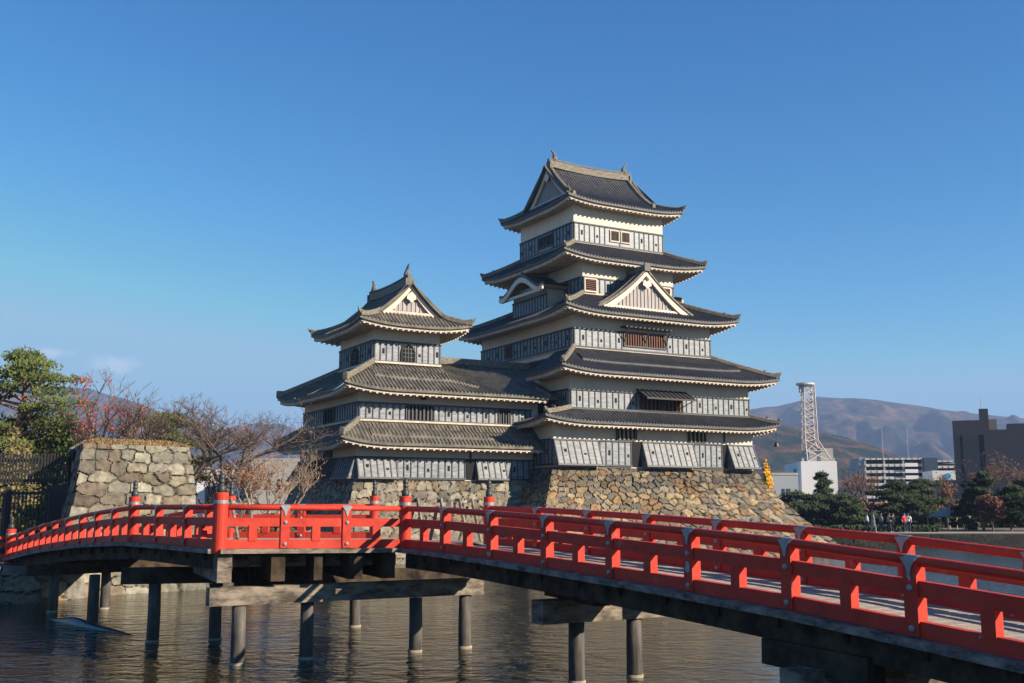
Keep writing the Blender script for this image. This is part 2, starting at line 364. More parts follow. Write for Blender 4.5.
def mountmat(name, a, b_, c, sc):
    m = bpy.data.materials.new(name); m.use_nodes = True; n = m.node_tree; bs = n.nodes['Principled BSDF']; bs.inputs['Roughness'].default_value = .95
    bs.inputs['Specular IOR Level'].default_value = .1
    t = n.nodes.new('ShaderNodeTexCoord'); nz = n.nodes.new('ShaderNodeTexNoise'); nz.inputs['Scale'].default_value = sc; nz.inputs['Detail'].default_value = 9; nz.inputs['Roughness'].default_value = .7
    n.links.new(t.outputs['Object'], nz.inputs['Vector']); rp = n.nodes.new('ShaderNodeValToRGB'); n.links.new(nz.outputs['Fac'], rp.inputs[0])
    e = rp.color_ramp.elements; e[0].position = .43; e[0].color = tuple(a) + (1,); e[1].position = .58; e[1].color = tuple(c) + (1,)
    k = e.new(.5); k.color = tuple(b_) + (1,)
    n.links.new(rp.outputs[0], bs.inputs['Base Color'])
    bp = n.nodes.new('ShaderNodeBump'); bp.inputs['Strength'].default_value = 1; bp.inputs['Distance'].default_value = 14
    n.links.new(nz.outputs['Fac'], bp.inputs['Height']); n.links.new(bp.outputs[0], bs.inputs['Normal'])
    return m
mm1 = mountmat('far_forest', (.016, .034, .024), (.06, .045, .03), (.125, .08, .045), .016)
mm2 = mountmat('near_hill_forest', (.012, .03, .014), (.045, .042, .02), (.15, .07, .028), .03)
mountain('far_mountains', [(640, 440), (700, 425), (752, 407), (780, 404), (805, 398), (822, 394), (850, 396), (880, 397), (905, 401), (940, 406), (970, 410), (1000, 413), (1040, 417), (1120, 430), (1200, 445)], 1500, 3000, mm1, 3.1, 75)
mountain('near_hills', [(700, 438), (735, 424), (755, 420), (790, 424), (815, 430), (850, 436), (880, 446), (905, 457), (930, 470), (980, 490)], 700, 1300, mm2, 8.7, 26)
mountain('western_mountains', [(-120, 398), (-40, 386), (20, 384), (50, 383), (80, 385), (105, 393), (130, 400), (150, 408), (180, 420), (215, 428), (240, 424), (256, 420), (264, 423), (276, 421), (290, 427), (305, 433), (340, 442), (420, 455)], 1600, 3100, mm1, 5.4, 65)

# pale air between the camera and the mountains
hz = MB().box((0, 2400, 200 - 3.3), (9000, 9400, 407))
hm = bpy.data.materials.new('haze_air'); hm.use_nodes = True; hn = hm.node_tree; hn.nodes.clear()
ho = hn.nodes.new('ShaderNodeOutputMaterial'); pv = hn.nodes.new('ShaderNodeVolumePrincipled')
pv.inputs['Color'].default_value = (.42, .60, 1.0, 1); pv.inputs['Density'].default_value = .00021; pv.inputs['Anisotropy'].default_value = 0.0
hn.links.new(pv.outputs[0], ho.inputs['Volume'])
hz_o = hz.build('haze', hm); hz_o['kind'] = 'stuff'

# ================================================================== STONE WALLS (every stone modelled and tinted)
def stone_wall(name, parent, poly, z0, z1, off, cell=(.62, .5), res=.075, pn=2.4, palette=None, seed=1, closed=True, wobk=1.0, rowj=.4, rough=.12, m=None, band=None, topcap=True, capm=None):
    """poly: plan corners at the top; off(z): batter outward at height z"""
    rng = np.random.RandomState(seed)
    P = [Vector((p[0], p[1])) for p in poly]; n = len(P)
    area = sum(P[i].x * P[(i + 1) % n].y - P[(i + 1) % n].x * P[i].y for i in range(n)); sgn = 1 if area > 0 else -1
    if not closed:
        d = P[1] - P[0]; sgn = 1 if Vector((d.y, -d.x)).dot(-P[0]) > 0 else -1
    nor = []
    for i in range(n):
        d = (P[(i + 1) % n] - P[i]).normalized(); nor.append(Vector((d.y, -d.x)) * sgn)
    mit = []
    for i in range(n):
        a, b_ = nor[i - 1], nor[i]; mm = (a + b_); k = mm.length_squared
        mit.append(mm * (2 / k) if k > .3 else b_)
    L = [(P[(i + 1) % n] - P[i]).length for i in range(n)]
    segs = n if closed else n - 1
    cum = [0]
    for i in range(segs): cum.append(cum[-1] + L[i])
    TL = cum[-1]
    # columns
    cs = []; ci = []; cf = []
    for i in range(segs):
        k = max(2, int(L[i] / res))
        for j in range(k): cs.append(cum[i] + L[i] * j / k); ci.append(i); cf.append(j / k)
    cs.append(TL); ci.append(segs - 1); cf.append(1.0)
    cs = np.array(cs)
    H = z1 - z0; nr = max(3, int(H / res)); zs = np.linspace(z0, z1, nr + 1)
    cw, ch = cell
    rows = int(H / ch) + 3; seeds = []
    for r in range(-1, rows):
        x = rng.uniform(-cw, 0)
        while x < TL + cw:
            ww = cw * rng.uniform(.45, 1.75)
            zz = z0 + (r + .5) * ch + rng.uniform(-rowj, rowj) * ch
            seeds.append((x + ww / 2, zz, r)); x += ww
    seeds = np.array(seeds); ns = len(seeds)
    pal = np.array(palette if palette is not None else [(.36, .275, .17), (.31, .25, .17), (.26, .225, .175), (.21, .19, .16), (.37, .31, .21), (.31, .20, .105), (.17, .155, .135), (.35, .29, .19), (.24, .22, .185)])
    sc_ = pal[rng.randint(0, len(pal), ns)] * rng.uniform(.62, 1.22, (ns, 1))
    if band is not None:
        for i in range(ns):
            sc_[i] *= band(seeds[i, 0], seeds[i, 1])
    sh = rng.uniform(-1, 1, ns); tx = rng.uniform(-1, 1, ns); tz = rng.uniform(-1, 1, ns)
    D = np.zeros((nr + 1, len(cs))); C = np.zeros((nr + 1, len(cs), 3))
    for j, z in enumerate(zs):
        r = (z - z0) / ch - .5
        sel = np.where(abs(seeds[:, 2] - r) < 2.3)[0]
        sx = seeds[sel, 0]; sz = seeds[sel, 1]
        wob = .09 * np.sin(cs * 3.1 + z * 2.3) + .06 * np.sin(cs * 7.7 - z * 5) + .035 * np.sin(cs * 17.3 + z * 13)
        wob = wob * wobk; dx = (cs[:, None] + wob[:, None] * .6 - sx[None]) / cw; dz = (z + wob[:, None] * .5 - sz[None]) / ch
        dd = (np.abs(dx) ** pn + np.abs(dz) ** pn) ** (1 / pn)
        idx = np.argsort(dd, axis=1)[:, :2]
        f1 = dd[np.arange(len(cs)), idx[:, 0]]; f2 = dd[np.arange(len(cs)), idx[:, 1]]
        e = (f2 - f1) * min(cw, ch); k = sel[idx[:, 0]]
        gap = np.clip(e / .055, 0, 1); gap = gap * gap * (3 - 2 * gap)
        D[j] = rough * (gap - 1) + rough * .4 * sh[k] * gap + rough * .5 * gap * (tx[k] * (cs - seeds[k, 0]) / cw + tz[k] * (z - seeds[k, 1]) / ch)
        jo = np.clip(e / (.010 + .022 * (np.sin(k * 12.9) * .5 + .5)), 0, 1)[:, None]
        C[j] = sc_[k] * jo + (sc_[k] * .22 + .02) * (1 - jo)
    o = MB(); nc = len(cs)
    for j, z in enumerate(zs):
        oz = off(z)
        for i in range(nc):
            s_ = ci[i]; f = cf[i]; q = oz + D[j, i]
            a = P[s_] + mit[s_] * q; b_ = P[(s_ + 1) % n] + mit[(s_ + 1) % n] * q
            p = a.lerp(b_, f); o.v.append((p.x, p.y, z))
    for j in range(nr):
        for i in range(nc - 1):
            a = j * nc + i
            o.f.append((a, a + 1, a + nc + 1, a + nc) if sgn > 0 else (a, a + nc, a + nc + 1, a + 1)); o.m.append(0)
    cols = np.ones((len(o.v), 4)); cols[:, :3] = C.reshape(-1, 3)
    ob = o.build(name, m or M['stone'], parent, smooth=False, colors=cols)
    if topcap:
        c = MB(); c.add([(p.x, p.y, z1 - .02) for p in P], [tuple(range(n))]); 
        c.build('top_course' if parent else name + '_top', capm or M['soil'], ob)
    return ob

# ================================================================== CASTLE
YAW = R(60.66); X0, Y0 = 2.74, 71.0
ROT = R(90) - YAW
def Wc(u, v): return (X0 + u * sin(YAW) - v * cos(YAW), Y0 + u * cos(YAW) + v * sin(YAW))
RIB = .27
def rib(x, a=.095):
    k = cos(2 * pi * x / RIB); return a * max(0, k) ** .6

class Frame:
    """plan frame: (a, b) -> castle (u, v)"""
    def __init__(s, swap=False): s.swap = swap
    def __call__(s, a, b, z): return (b, a, z) if s.swap else (a, b, z)

def side_surface(mb, fr, a0, a1, b_e, dirb, D, hipL, hipR, zf, rows=9, amp=.095, drop=.13):
    """ribbed tiled slope. a along the eave, depth d measured from the eave line b_e in direction dirb.
       hipL(d), hipR(d): limits of a at depth d. zf(a,d): height."""
    step = RIB / 6; nn = int((a1 - a0) / step) + 1
    cols = [a0 + (a1 - a0) * i / nn for i in range(nn + 1)]
    def dmax(a):
        lo, hi = 0.0, D
        if hipL(D) <= a <= hipR(D): return D
        for _ in range(18):
            mid = (lo + hi) / 2
            if hipL(mid) <= a <= hipR(mid): lo = mid
            else: hi = mid
        return lo
    o = len(mb.v); R_ = rows + 2
    for a in cols:
        dm = dmax(a); r = rib(a, amp)
        mb.v.append(fr(a, b_e, zf(a, 0) - drop))
        mb.v.append(fr(a, b_e - dirb * .0, zf(a, 0) + r * 1.15))
        for k in range(1, rows + 1):
            d = dm * k / rows; mb.v.append(fr(a, b_e + dirb * d, zf(a, d) + r))
    for i in range(nn):
        for k in range(R_ - 1):
            p = o + i * R_ + k; mb.f.append((p, p + R_, p + R_ + 1, p + 1)); mb.m.append(0)

def rafters(mb, fr, a0, a1, b_e, dirb, depth, zf, pitch=.40, inset=.16):
    """white plastered rafter ends and the fascia above them"""
    nseg = max(6, int((a1 - a0) / .5)); pts = []
    # fascia
    for i in range(nseg):
        x = a0 + inset + (a1 - a0 - 2 * inset) * i / nseg; y = a0 + inset + (a1 - a0 - 2 * inset) * (i + 1) / nseg
        P = []
        for zz in (-.30, -.06):
            for (q, bb) in ((x, b_e + dirb * inset), (y, b_e + dirb * inset), (y, b_e + dirb * (inset + .14)), (x, b_e + dirb * (inset + .14))): P.append(fr(q, bb, zf(q, 0) + zz))
        mb.hexa(P)
    k = int((a1 - a0 - 2 * inset) / pitch); 
    for i in range(k + 1):
        a = a0 + inset + (a1 - a0 - 2 * inset) * (i + .5) / (k + 1) 
        dd = min(depth, min(a - a0, a1 - a) * 1.0 + .5)
        z0_ = zf(a, 0); z1_ = z0_ + .10 * dd
        P = []
        for top in (0, 1):
            for (da, dp, zz) in ((-.065, inset - .03, z0_), (.065, inset - .03, z0_), (.065, dd, z1_), (-.065, dd, z1_)):
                P.append(fr(a + da, b_e + dirb * dp, zz + (-.25 if top else -.385)))
        mb.hexa(P)

def soffit(mb, fr, outer, wall, zf4, inset=.2):
    """underside between wall rectangle and the eave, following the corner lift"""
    (a0, a1, b0, b1) = outer; (c0, c1, e0, e1) = wall
    N = 24
    def strip(f0, f1, g0, g1, zz):
        o = len(mb.v)
        for i in range(N + 1):
            t_ = i / N
            p = (f0[0] + (f1[0] - f0[0]) * t_, f0[1] + (f1[1] - f0[1]) * t_); q = (g0[0] + (g1[0] - g0[0]) * t_, g0[1] + (g1[1] - g0[1]) * t_)
            z = zz(p[0], p[1]); mb.v.append(fr(p[0], p[1], z - .26)); mb.v.append(fr(q[0], q[1], z * .5 + zz(*q) * .5 - .16))
        for i in range(N): a = o + 2 * i; mb.f.append((a, a + 2, a + 3, a + 1)); mb.m.append(0)
    A0, A1, B0, B1 = a0 + inset, a1 - inset, b0 + inset, b1 - inset
    strip((A0, B0), (A1, B0), (c0, e0), (c1, e0), zf4); strip((A1, B0), (A1, B1), (c1, e0), (c1, e1), zf4)
    strip((A1, B1), (A0, B1), (c1, e1), (c0, e1), zf4); strip((A0, B1), (A0, B0), (c0, e1), (c0, e0), zf4)

def lift_fn(outer, c, Rr=4.2):
    a0, a1, b0, b1 = outer
    def q(x, lo, hi):
        d = min(x - lo, hi - x); return max(0.0, 1 - max(0, d) / Rr) ** 2.2
    return q, c

def hip_roof(parent, outer, inner, ze, zi, c=.42, wall=None, m='tile', sides='abcd', concave=.16, ridge_m=None, cut_left=None, name='roof', fr=None, noraft=()):
    """skirt roof round a storey. outer / inner = (u0,u1,v0,v1)"""
    fr = fr or Frame(); a0, a1, b0, b1 = outer; i0, i1, j0, j1 = inner
    def g(t): return t * (1 - concave) + concave * t * t
    def q(x, lo, hi):
        d = min(x - lo, hi - x); return max(0.0, 1 - max(0, d) / min(4.2, (hi - lo) / 2)) ** 2.3
    Rf = MB()
    specs = {'a': (a0, a1, b0, 1, j0 - b0, a0, i0, a1, i1), 'c': (a0, a1, b1, -1, b1 - j1, a0, i0, a1, i1),
             'b': (b0, b1, a1, -1, a1 - i1, b0, j0, b1, j1), 'd': (b0, b1, a0, 1, i0 - a0, b0, j0, b1, j1)}
    fr2 = Frame(not fr.swap)
    zfs = {}
    for k, (s0, s1, be, dr, D, l0, l1, r0, r1) in specs.items():
        def hipL(d, l0=l0, l1=l1, D=D): return l0 + (l1 - l0) * d / D
        def hipR(d, r0=r0, r1=r1, D=D): return r0 + (r1 - r0) * d / D
        def zf(a, d, D=D, hipL=hipL, hipR=hipR):
            t_ = min(1, d / D); return ze + (zi - ze) * g(t_) + c * (1 - t_) * q(a, hipL(d), hipR(d))
        zfs[k] = (zf, hipL, hipR)
        if k in sides:
            F = fr if k in 'ac' else fr2
            x0, x1 = s0, s1
            if k == 'd' and cut_left is not None: x1 = cut_left
            side_surface(Rf, F, x0, x1, be, dr, D, hipL, hipR, zf)
    ro = Rf.build(name, M[m], parent)
    # eaves
    Ra = MB()
    wl = wall or inner
    for k, (s0, s1, be, dr, D, l0, l1, r0, r1) in specs.items():
        if k in sides and k not in noraft:
            F = fr if k in 'ac' else fr2; x1 = s1
            if k == 'd' and cut_left is not None: x1 = cut_left
            dep = {'a': wl[2] - b0, 'c': b1 - wl[3], 'b': a1 - wl[1], 'd': wl[0] - a0}[k]
            rafters(Ra, F, s0, x1, be, dr, dep, zfs[k][0])
    Ra.build('eave_rafters', M['trim'], ro)
    So = MB()
    def z4(x, y):
        e = min(x - a0, a1 - x, y - b0, b1 - y)
        return ze + c * max(q(x, a0, a1) * q(y, b0, b1), 0) ** .5 * 1.0
    def zz(x, y):
        return ze + c * q(x, a0, a1) * q(y, b0, b1)
    if cut_left is None: soffit(So, fr, outer, wl, zz)
    else:
        o = 0
        soffit(So, fr, (a0, a1, b0, b1), wl, zz)
        # keep only what lies outside the joined wing
        keep = [(f, mi) for f, mi in zip(So.f, So.m) if not (np.mean([So.v[i][0 if not fr.swap else 1] for i in f]) < i0 - .3 and np.mean([So.v[i][1 if not fr.swap else 0] for i in f]) > cut_left)]
        So.f = [k_[0] for k_ in keep]; So.m = [k_[1] for k_ in keep]
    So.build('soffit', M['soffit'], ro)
    # hip ridges
    for (ca, cb, ia, ib, on) in ((a0, b0, i0, j0, True), (a1, b0, i1, j0, True), (a1, b1, i1, j1, True), (a0, b1, i0, j1, cut_left is None)):
        if not on: continue
        pts = []; N = 12
        for i in range(N + 1):
            t_ = 1 - i / N * 1.0
            x = ca + (ia - ca) * t_; y = cb + (ib - cb) * t_
            z = ze + (zi - ze) * g(t_) + c * (1 - t_)
            pts.append(fr(x, y, z + .02 + (.10 if i == N else 0)))
        h = [.30] * (N + 1); h[-1] = .36
        rb = MB().sweep(pts, .30, h)
        p1 = Vector(pts[-1]); p0 = Vector(pts[-2]); dd = (p1 - p0); dd.z = 0; dd.normalize()
        rb.sweep([tuple(p1 - dd * .02 + Vector((0, 0, .06))), tuple(p1 + dd * .10 + Vector((0, 0, .16))), tuple(p1 + dd * .15 + Vector((0, 0, .30)))], [.2, .13, .05], [.3, .2, .08])
        q_ = p0 + (p1 - p0) * .3; 
        rb.sweep([tuple(q_ - dd * .9 + Vector((0, 0, .34))), tuple(q_ - dd * .75 + Vector((0, 0, .44)))], .26, .16)
        rb.build('hip_ridge', M[ridge_m or 'ridge'], ro)
    # top noshi course against the wall
    nb_ = MB()
    for (p, q_) in (((i0, j0), (i1, j0)), ((i1, j0), (i1, j1)), ((i1, j1), (i0, j1)), ((i0, j1), (i0, j0))):
        dx = Vector((p[0] - (i0 + i1) / 2, p[1] - (j0 + j1) / 2)); 
        nb_.sweep([fr(p[0], p[1], zi + .0), fr(q_[0], q_[1], zi + .0)], .24, .16)
    nb_.build('flashing_course', M['trim'], ro)
    return ro, zfs

def irimoya(parent, fr, outer, ze, zr, rc, ridge, gable_a, foot_d, c=.4, wall=None, m='tile', side_m=None, rm='ridge', name='top_roof', gable_face='gable_board'):
    """hip-and-gable roof; ridge along a at b = rc. outer=(a0,a1,b0,b1). gable_a: distance of gable planes from the eave ends. foot_d: depth of gable foot"""
    a0, a1, b0, b1 = outer; Hs = rc - b0
    # profile z = ze + al*d + be*d^2, passing through the ridge, slope near eave sf
    zt = zr - ze; al = zt / Hs * .36; be = (zt - al * Hs) / (Hs * Hs)
    G = gable_a; over = .42
    def hipA(d): return G * d / foot_d     # inset along a at depth d on long side
    def q(x, lo, hi):
        d = min(x - lo, hi - x); return max(0.0, 1 - max(0, d) / min(3.6, (hi - lo) / 2)) ** 2.3
    def base(d): return ze + al * d + be * d * d
    Rf = MB(); fr2 = Frame(not fr.swap)
    def hipL(d): return a0 + hipA(d) if d < foot_d else a0 + G - over
    def hipR(d): return a1 - hipA(d) if d < foot_d else a1 - G + over
    # monotone limit for columns: columns outside the gable reach stop at the hip; those inside go to the ridge
    def zf(a, d):
        k = max(0, 1 - d / foot_d); return base(d) + c * k * q(a, a0 + hipA(min(d, foot_d)), a1 - hipA(min(d, foot_d)))
    step = RIB / 6
    for be_, dr in ((b0, 1), (b1, -1)):
        nn = int((a1 - a0) / step); o = len(Rf.v); rows = 14; R_ = rows + 2
        Hh = rc - b0 if dr > 0 else b1 - rc
        for i in range(nn + 1):
            a = a0 + (a1 - a0) * i / nn; e = min(a - a0, a1 - a)
            dm = Hh if e >= G - over else foot_d * e / G
            if e >= G - over and e < G: dm = Hh
            r = rib(a)
            Rf.v.append(fr(a, be_, zf(a, 0) - .13)); Rf.v.append(fr(a, be_, zf(a, 0) + r * 1.15))
            for k in range(1, rows + 1):
                d = dm * k / rows; Rf.v.append(fr(a, be_ + dr * d, zf(a, d) + r))
        for i in range(nn):
            for k in range(R_ - 1):
                p = o + i * R_ + k; Rf.f.append((p, p + R_, p + R_ + 1, p + 1)); Rf.m.append(0)
    # end skirts
    def zs(bb, d): return base(d * foot_d / G) + c * max(0, 1 - d / G) * q(bb, b0 + d * foot_d / G, b1 - d * foot_d / G)
    for ae, dr in ((a0, 1), (a1, -1)):
        side_surface(Rf, fr2, b0, b1, ae, dr, G + .1, lambda d: b0 + d * foot_d / G, lambda d: b1 - d * foot_d / G, zs, rows=8)
    ro = Rf.build(name, M[m], parent)
    Ra = MB(); wl = wall
    rafters(Ra, fr, a0, a1, b0, 1, wl[2] - b0, zf); rafters(Ra, fr, a0, a1, b1, -1, b1 - wl[3], zf)
    rafters(Ra, fr2, b0, b1, a0, 1, wl[0] - a0, zs); rafters(Ra, fr2, b0, b1, a1, -1, a1 - wl[1], zs)
    Ra.build('eave_rafters', M['trim'], ro)
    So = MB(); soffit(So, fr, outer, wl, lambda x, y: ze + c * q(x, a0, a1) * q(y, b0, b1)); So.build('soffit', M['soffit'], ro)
    # hip ridges on the skirt
    for sa in (0, 1):
        for sb in (0, 1):
            pts = []; N = 8
            for i in range(N + 1):
                t_ = 1 - i / N; d = foot_d * t_
                x = a0 + hipA(d) if sa == 0 else a1 - hipA(d); y = b0 + d if sb == 0 else b1 - d
                pts.append(fr(x, y, base(d) + c * (1 - t_) + .02))
            rb = MB().sweep(pts, .28, [.32] * N + [.44])
            p1 = Vector(pts[-1]); dd = p1 - Vector(pts[-2]); dd.z = 0; dd.normalize()
            rb.sweep([tuple(p1 - dd * .02 + Vector((0, 0, .1))), tuple(p1 + dd * .14 + Vector((0, 0, .24))), tuple(p1 + dd * .24 + Vector((0, 0, .46)))], [.2, .13, .05], [.3, .2, .08])
            rb.build('hip_ridge', M[rm], ro)
    # descending ridges beside the gables
    for sa in (0, 1):
        ax = a0 + G + .15 if sa == 0 else a1 - G - .15
        for sb in (0, 1):
            pts = []
            for i in range(11):
                d = foot_d * .72 + (Hs - foot_d * .72) * i / 10
                pts.append(fr(ax, b0 + d if sb == 0 else b1 - d, base(d) + .03))
            rb = MB().sweep(pts, .26, [.42] + [.3] * 10)
            rb.build('descending_ridge', M[rm], ro)
            pts = []
            ax2 = a0 + G - over + .1 if sa == 0 else a1 - G + over - .1
            for i in range(11):
                d = foot_d + (Hs - foot_d) * i / 10
                pts.append(fr(ax2, b0 + d if sb == 0 else b1 - d, base(d) + .03))
            MB().sweep(pts, .2, .14).build('verge_tiles', M['tile_lichen'], ro)
    # gables
    for sa in (0, 1):
        ap = a0 + G + .12 if sa == 0 else a1 - G - .12; dirn = -1 if sa == 0 else 1
        gb = MB(); N = 10; L_ = []; 
        zb = base(foot_d) - .1
        for i in range(N + 1):
            d = foot_d + (Hs - foot_d) * i / N; L_.append((d, base(d) - .12))
        poly = [fr(ap, b0 + d, z) for d, z in L_] + [fr(ap, b1 - d, z) for d, z in reversed(L_[:-1])]
        gb.add(poly, [tuple(range(len(poly)))])
        nbat = int((b1 - b0 - 2 * foot_d) / .3)
        for i in range(1, nbat):
            bb = b0 + foot_d + (b1 - b0 - 2 * foot_d) * i / nbat; dd = min(bb - b0, b1 - bb)
            zt_ = base(dd) - .3
            if zt_ > zb + .1: gb.bar(fr(ap + dirn * .03, bb, zb), fr(ap + dirn * .03, bb, zt_), .06, .05, up=(1, 0, 0) if not fr.swap else (0, 1, 0))
        go = gb.build('gable_wall', M[gable_face], ro)
        # white bargeboards and a pale sill
        for sb in (0, 1):
            bd = MB(); pts = []
            o = 0; K = 12
            for i in range(K + 1):
                d = foot_d + .02 + (Hs - foot_d - .02) * i / K; bb = b0 + d if sb == 0 else b1 - d
                th = .44 - .1 * i / K
                for (aa, z) in ((ap + dirn * .10, base(d) - .04), (ap + dirn * .10, base(d) - .04 - th), (ap + dirn * .24, base(d) - .04 - th), (ap + dirn * .24, base(d) - .04)):
                    bd.v.append(fr(aa, bb, z))
            for i in range(K):
                for k in range(4):
                    a_ = i * 4 + k; b__ = i * 4 + (k + 1) % 4; bd.f.append((a_, b__, b__ + 4, a_ + 4)); bd.m.append(0)
            bd.f += [(3, 2, 1, 0), tuple(K * 4 + k for k in range(4))]; bd.m += [0, 0]
            bd.build('bargeboard', M['plaster'], ro)
        sl = MB().sweep([fr(ap + dirn * .12, b0 + foot_d + .2, zb + .02), fr(ap + dirn * .12, b1 - foot_d - .2, zb + .02)], .2, .2); sl.build('gable_sill', M['trim'], ro)
        gy = MB(); gp = fr(ap + dirn * .30, rc, zr - .78)
        ring = [(0, -.42), (-.14, -.26), (-.34, -.16), (-.30, .08), (-.16, .2), (0, .34), (.16, .2), (.30, .08), (.34, -.16), (.14, -.26)]
        for k_, off in enumerate((0, .07)):
            for x, z in ring: gy.v.append(fr(ap + dirn * (.26 + off), rc + x, zr - .85 + z))
        nR = len(ring); gy.f += [tuple(range(nR)), tuple(range(2 * nR - 1, nR - 1, -1))] + [(i, (i + 1) % nR, (i + 1) % nR + nR, i + nR) for i in range(nR)]; gy.m += [0] * (nR + 2)
        go2 = gy.build('gable_pendant', M['plaster'], ro)
    # main ridge
    r0, r1 = ridge
    rp = []
    for i in range(13):
        t_ = i / 12; x = r0 + (r1 - r0) * t_; rp.append(fr(x, rc, zr - .12 + .16 * (2 * t_ - 1) ** 2))
    MB().sweep(rp, .42, .62).build('main_ridge', M[rm], ro)
    cap = MB().sweep([(p[0], p[1], p[2] + .6) for p in rp], .34, .13); cap.build('ridge_cap', M['tile'], ro)
    for x, sgn in ((r0, -1), (r1, 1)):
        oni = MB(); bx = fr(x + sgn * .06, rc, zr + .15)
        if fr.swap: oni.box(bx, (.62, .16, .62)); oni.box((bx[0], bx[1], bx[2] + .42), (.34, .14, .3))
        else: oni.box(bx, (.16, .62, .62)); oni.box((bx[0], bx[1], bx[2] + .42), (.14, .34, .3))
        oni.build('ridge_end_tile', M['fin_tile'], ro)
        fish = MB(); pts = []; rd = []
        for i in range(9):
            t_ = i / 8; px_ = x - sgn * (.34 + .16 * sin(t_ * pi) - .20 * t_ * t_); pz = zr + .55 + t_ * .92
            pts.append(fr(px_, rc, pz)); rd.append([.20, .25, .24, .21, .17, .13, .10, .08, .06][i])
        fish.tube(pts, rd, 8)
        tp = pts[-1]
        for s_ in (-1, 1):      # tail fins
            e1 = fr(x - sgn * (.05) + s_ * .22 * (1), rc, zr + 1.55); 
            fish.add([pts[-2], pts[-1], e1, (e1[0] + .03, e1[1] + .03, e1[2])], [(0, 1, 2), (0, 3, 1), (0, 2, 3)])
        hd = pts[0]; fish.lathe((hd[0], hd[1], hd[2] - .05), [(.05, -.12), (.22, -.05), (.24, .08), (.12, .2)], 8)
        for k_ in (2, 4, 6): 
            p_ = pts[k_]; e2 = (p_[0] + (0 if fr.swap else sgn * .2), p_[1] + (sgn * .2 if fr.swap else 0), p_[2] + .14)
            fish.add([p_, pts[k_ + 1], e2], [(0, 1, 2), (2, 1, 0)])
        fish.build('fish_finial', M['fin_tile'], ro)
    return ro

def storey(parent, rect, z_b, z_p, z_t, name='storey_wall'):
    """white wall box with black-lacquered boarding round its foot"""
    u0, u1, v0, v1 = rect
    wl = MB().box(((u0 + u1) / 2, (v0 + v1) / 2, (z_b + z_t) / 2), (u1 - u0, v1 - v0, z_t - z_b)).build(name, M['plaster'], parent)
    return wl

def boarding(parent, fr, a0, a1, b, dirn, z0, z1, pitch=.5, skip=(), loops=True, seed=0, lean=0.0, frame=True, name='board_cladding', ends=False):
    """black boards on a wall plane b facing dirn(-1/+1 along b); skip: list of (x0,x1,zlo,zhi) openings. lean: foot pushed outward"""
    bb = MB(); t = .05
    def quad(x0, x1, za, zb):
        P = []
        def o_(z): return lean * (1 - (z - z0) / (z1 - z0))
        for z in (za, zb):
            e = b + dirn * o_(z)
            for (x, y) in ((x0, e + dirn * t), (x1, e + dirn * t), (x1, (b if lean > 0 else e - dirn * .02)), (x0, (b if lean > 0 else e - dirn * .02))): P.append(fr(x, y, z))
        bb.hexa(P)
    xs = [a0] + sorted(sum([[s_[0], s_[1]] for s_ in skip], [])) + [a1]
    segs = []; cur = a0
    for s_ in sorted(skip):
        if s_[0] > cur: quad(cur, s_[0], z0, z1); segs.append((cur, s_[0]))
        if s_[2] > z0 + .03: quad(s_[0], s_[1], z0, s_[2])
        if s_[3] < z1 - .03: quad(s_[0], s_[1], s_[3], z1)
        cur = s_[1]
    quad(cur, a1, z0, z1); segs.append((cur, a1))
    ob = bb.build(name, M['board_dull' if lean > 0 else 'board'], parent)
    bt = MB()
    def off(z): return lean * (1 - (z - z0) / (z1 - z0))
    n_ = max(2, int(round((a1 - a0) / pitch)))
    for i in range(n_ + 1):
        x = a0 + (a1 - a0) * i / n_
        if any(s_[0] - .02 < x < s_[1] + .02 for s_ in skip): continue
        P = []
        x = min(max(x, a0 + .035), a1 - .035)
        for z in (z0 + .05, z1 - .05):
            e = b + dirn * (off(z) + t)
            for (xx, y) in ((x - .035, e + dirn * .045), (x + .035, e + dirn * .045), (x + .035, e), (x - .035, e)): P.append(fr(xx, y, z))
        bt.hexa(P)
    for (za, zb, th) in ((z0 - .02, z0 + .1, .09), (z1 - .08, z1 + .02, .085)):
        P = []
        for z in (za, zb):
            e = b + dirn * (off(max(z0, min(z1, z))))
            for (xx, y) in ((a0 - .04, e + dirn * (t + th)), (a1 + .04, e + dirn * (t + th)), (a1 + .04, e + dirn * t * .5), (a0 - .04, e + dirn * t * .5)): P.append(fr(xx, y, z))
        bt.hexa(P)
    bt.build('batten', M['batten'], ob)
    if loops:
        rng = random.Random(seed); k = 0
        for i in range(n_):
            if i % 3 != 1: continue
            x = a0 + (a1 - a0) * (i + .5) / n_
            if any(s_[0] - .2 < x < s_[1] + .2 for s_ in skip): continue
            hgt = .36 if k % 2 == 0 else .2; zc = z0 + (z1 - z0) * (.52 if k % 2 == 0 else .42); k += 1
            e = b + dirn * (off(zc) + t)
            lp = MB(); P = []
            for z in (zc - hgt / 2, zc + hgt / 2):
                for (xx, y) in ((x - .085, e + dirn * .012), (x + .085, e + dirn * .012), (x + .085, e - dirn * .01), (x - .085, e - dirn * .01)): P.append(fr(xx, y, z))
            lp.hexa(P); lp.build('loophole', M['hole'], ob)
    return ob

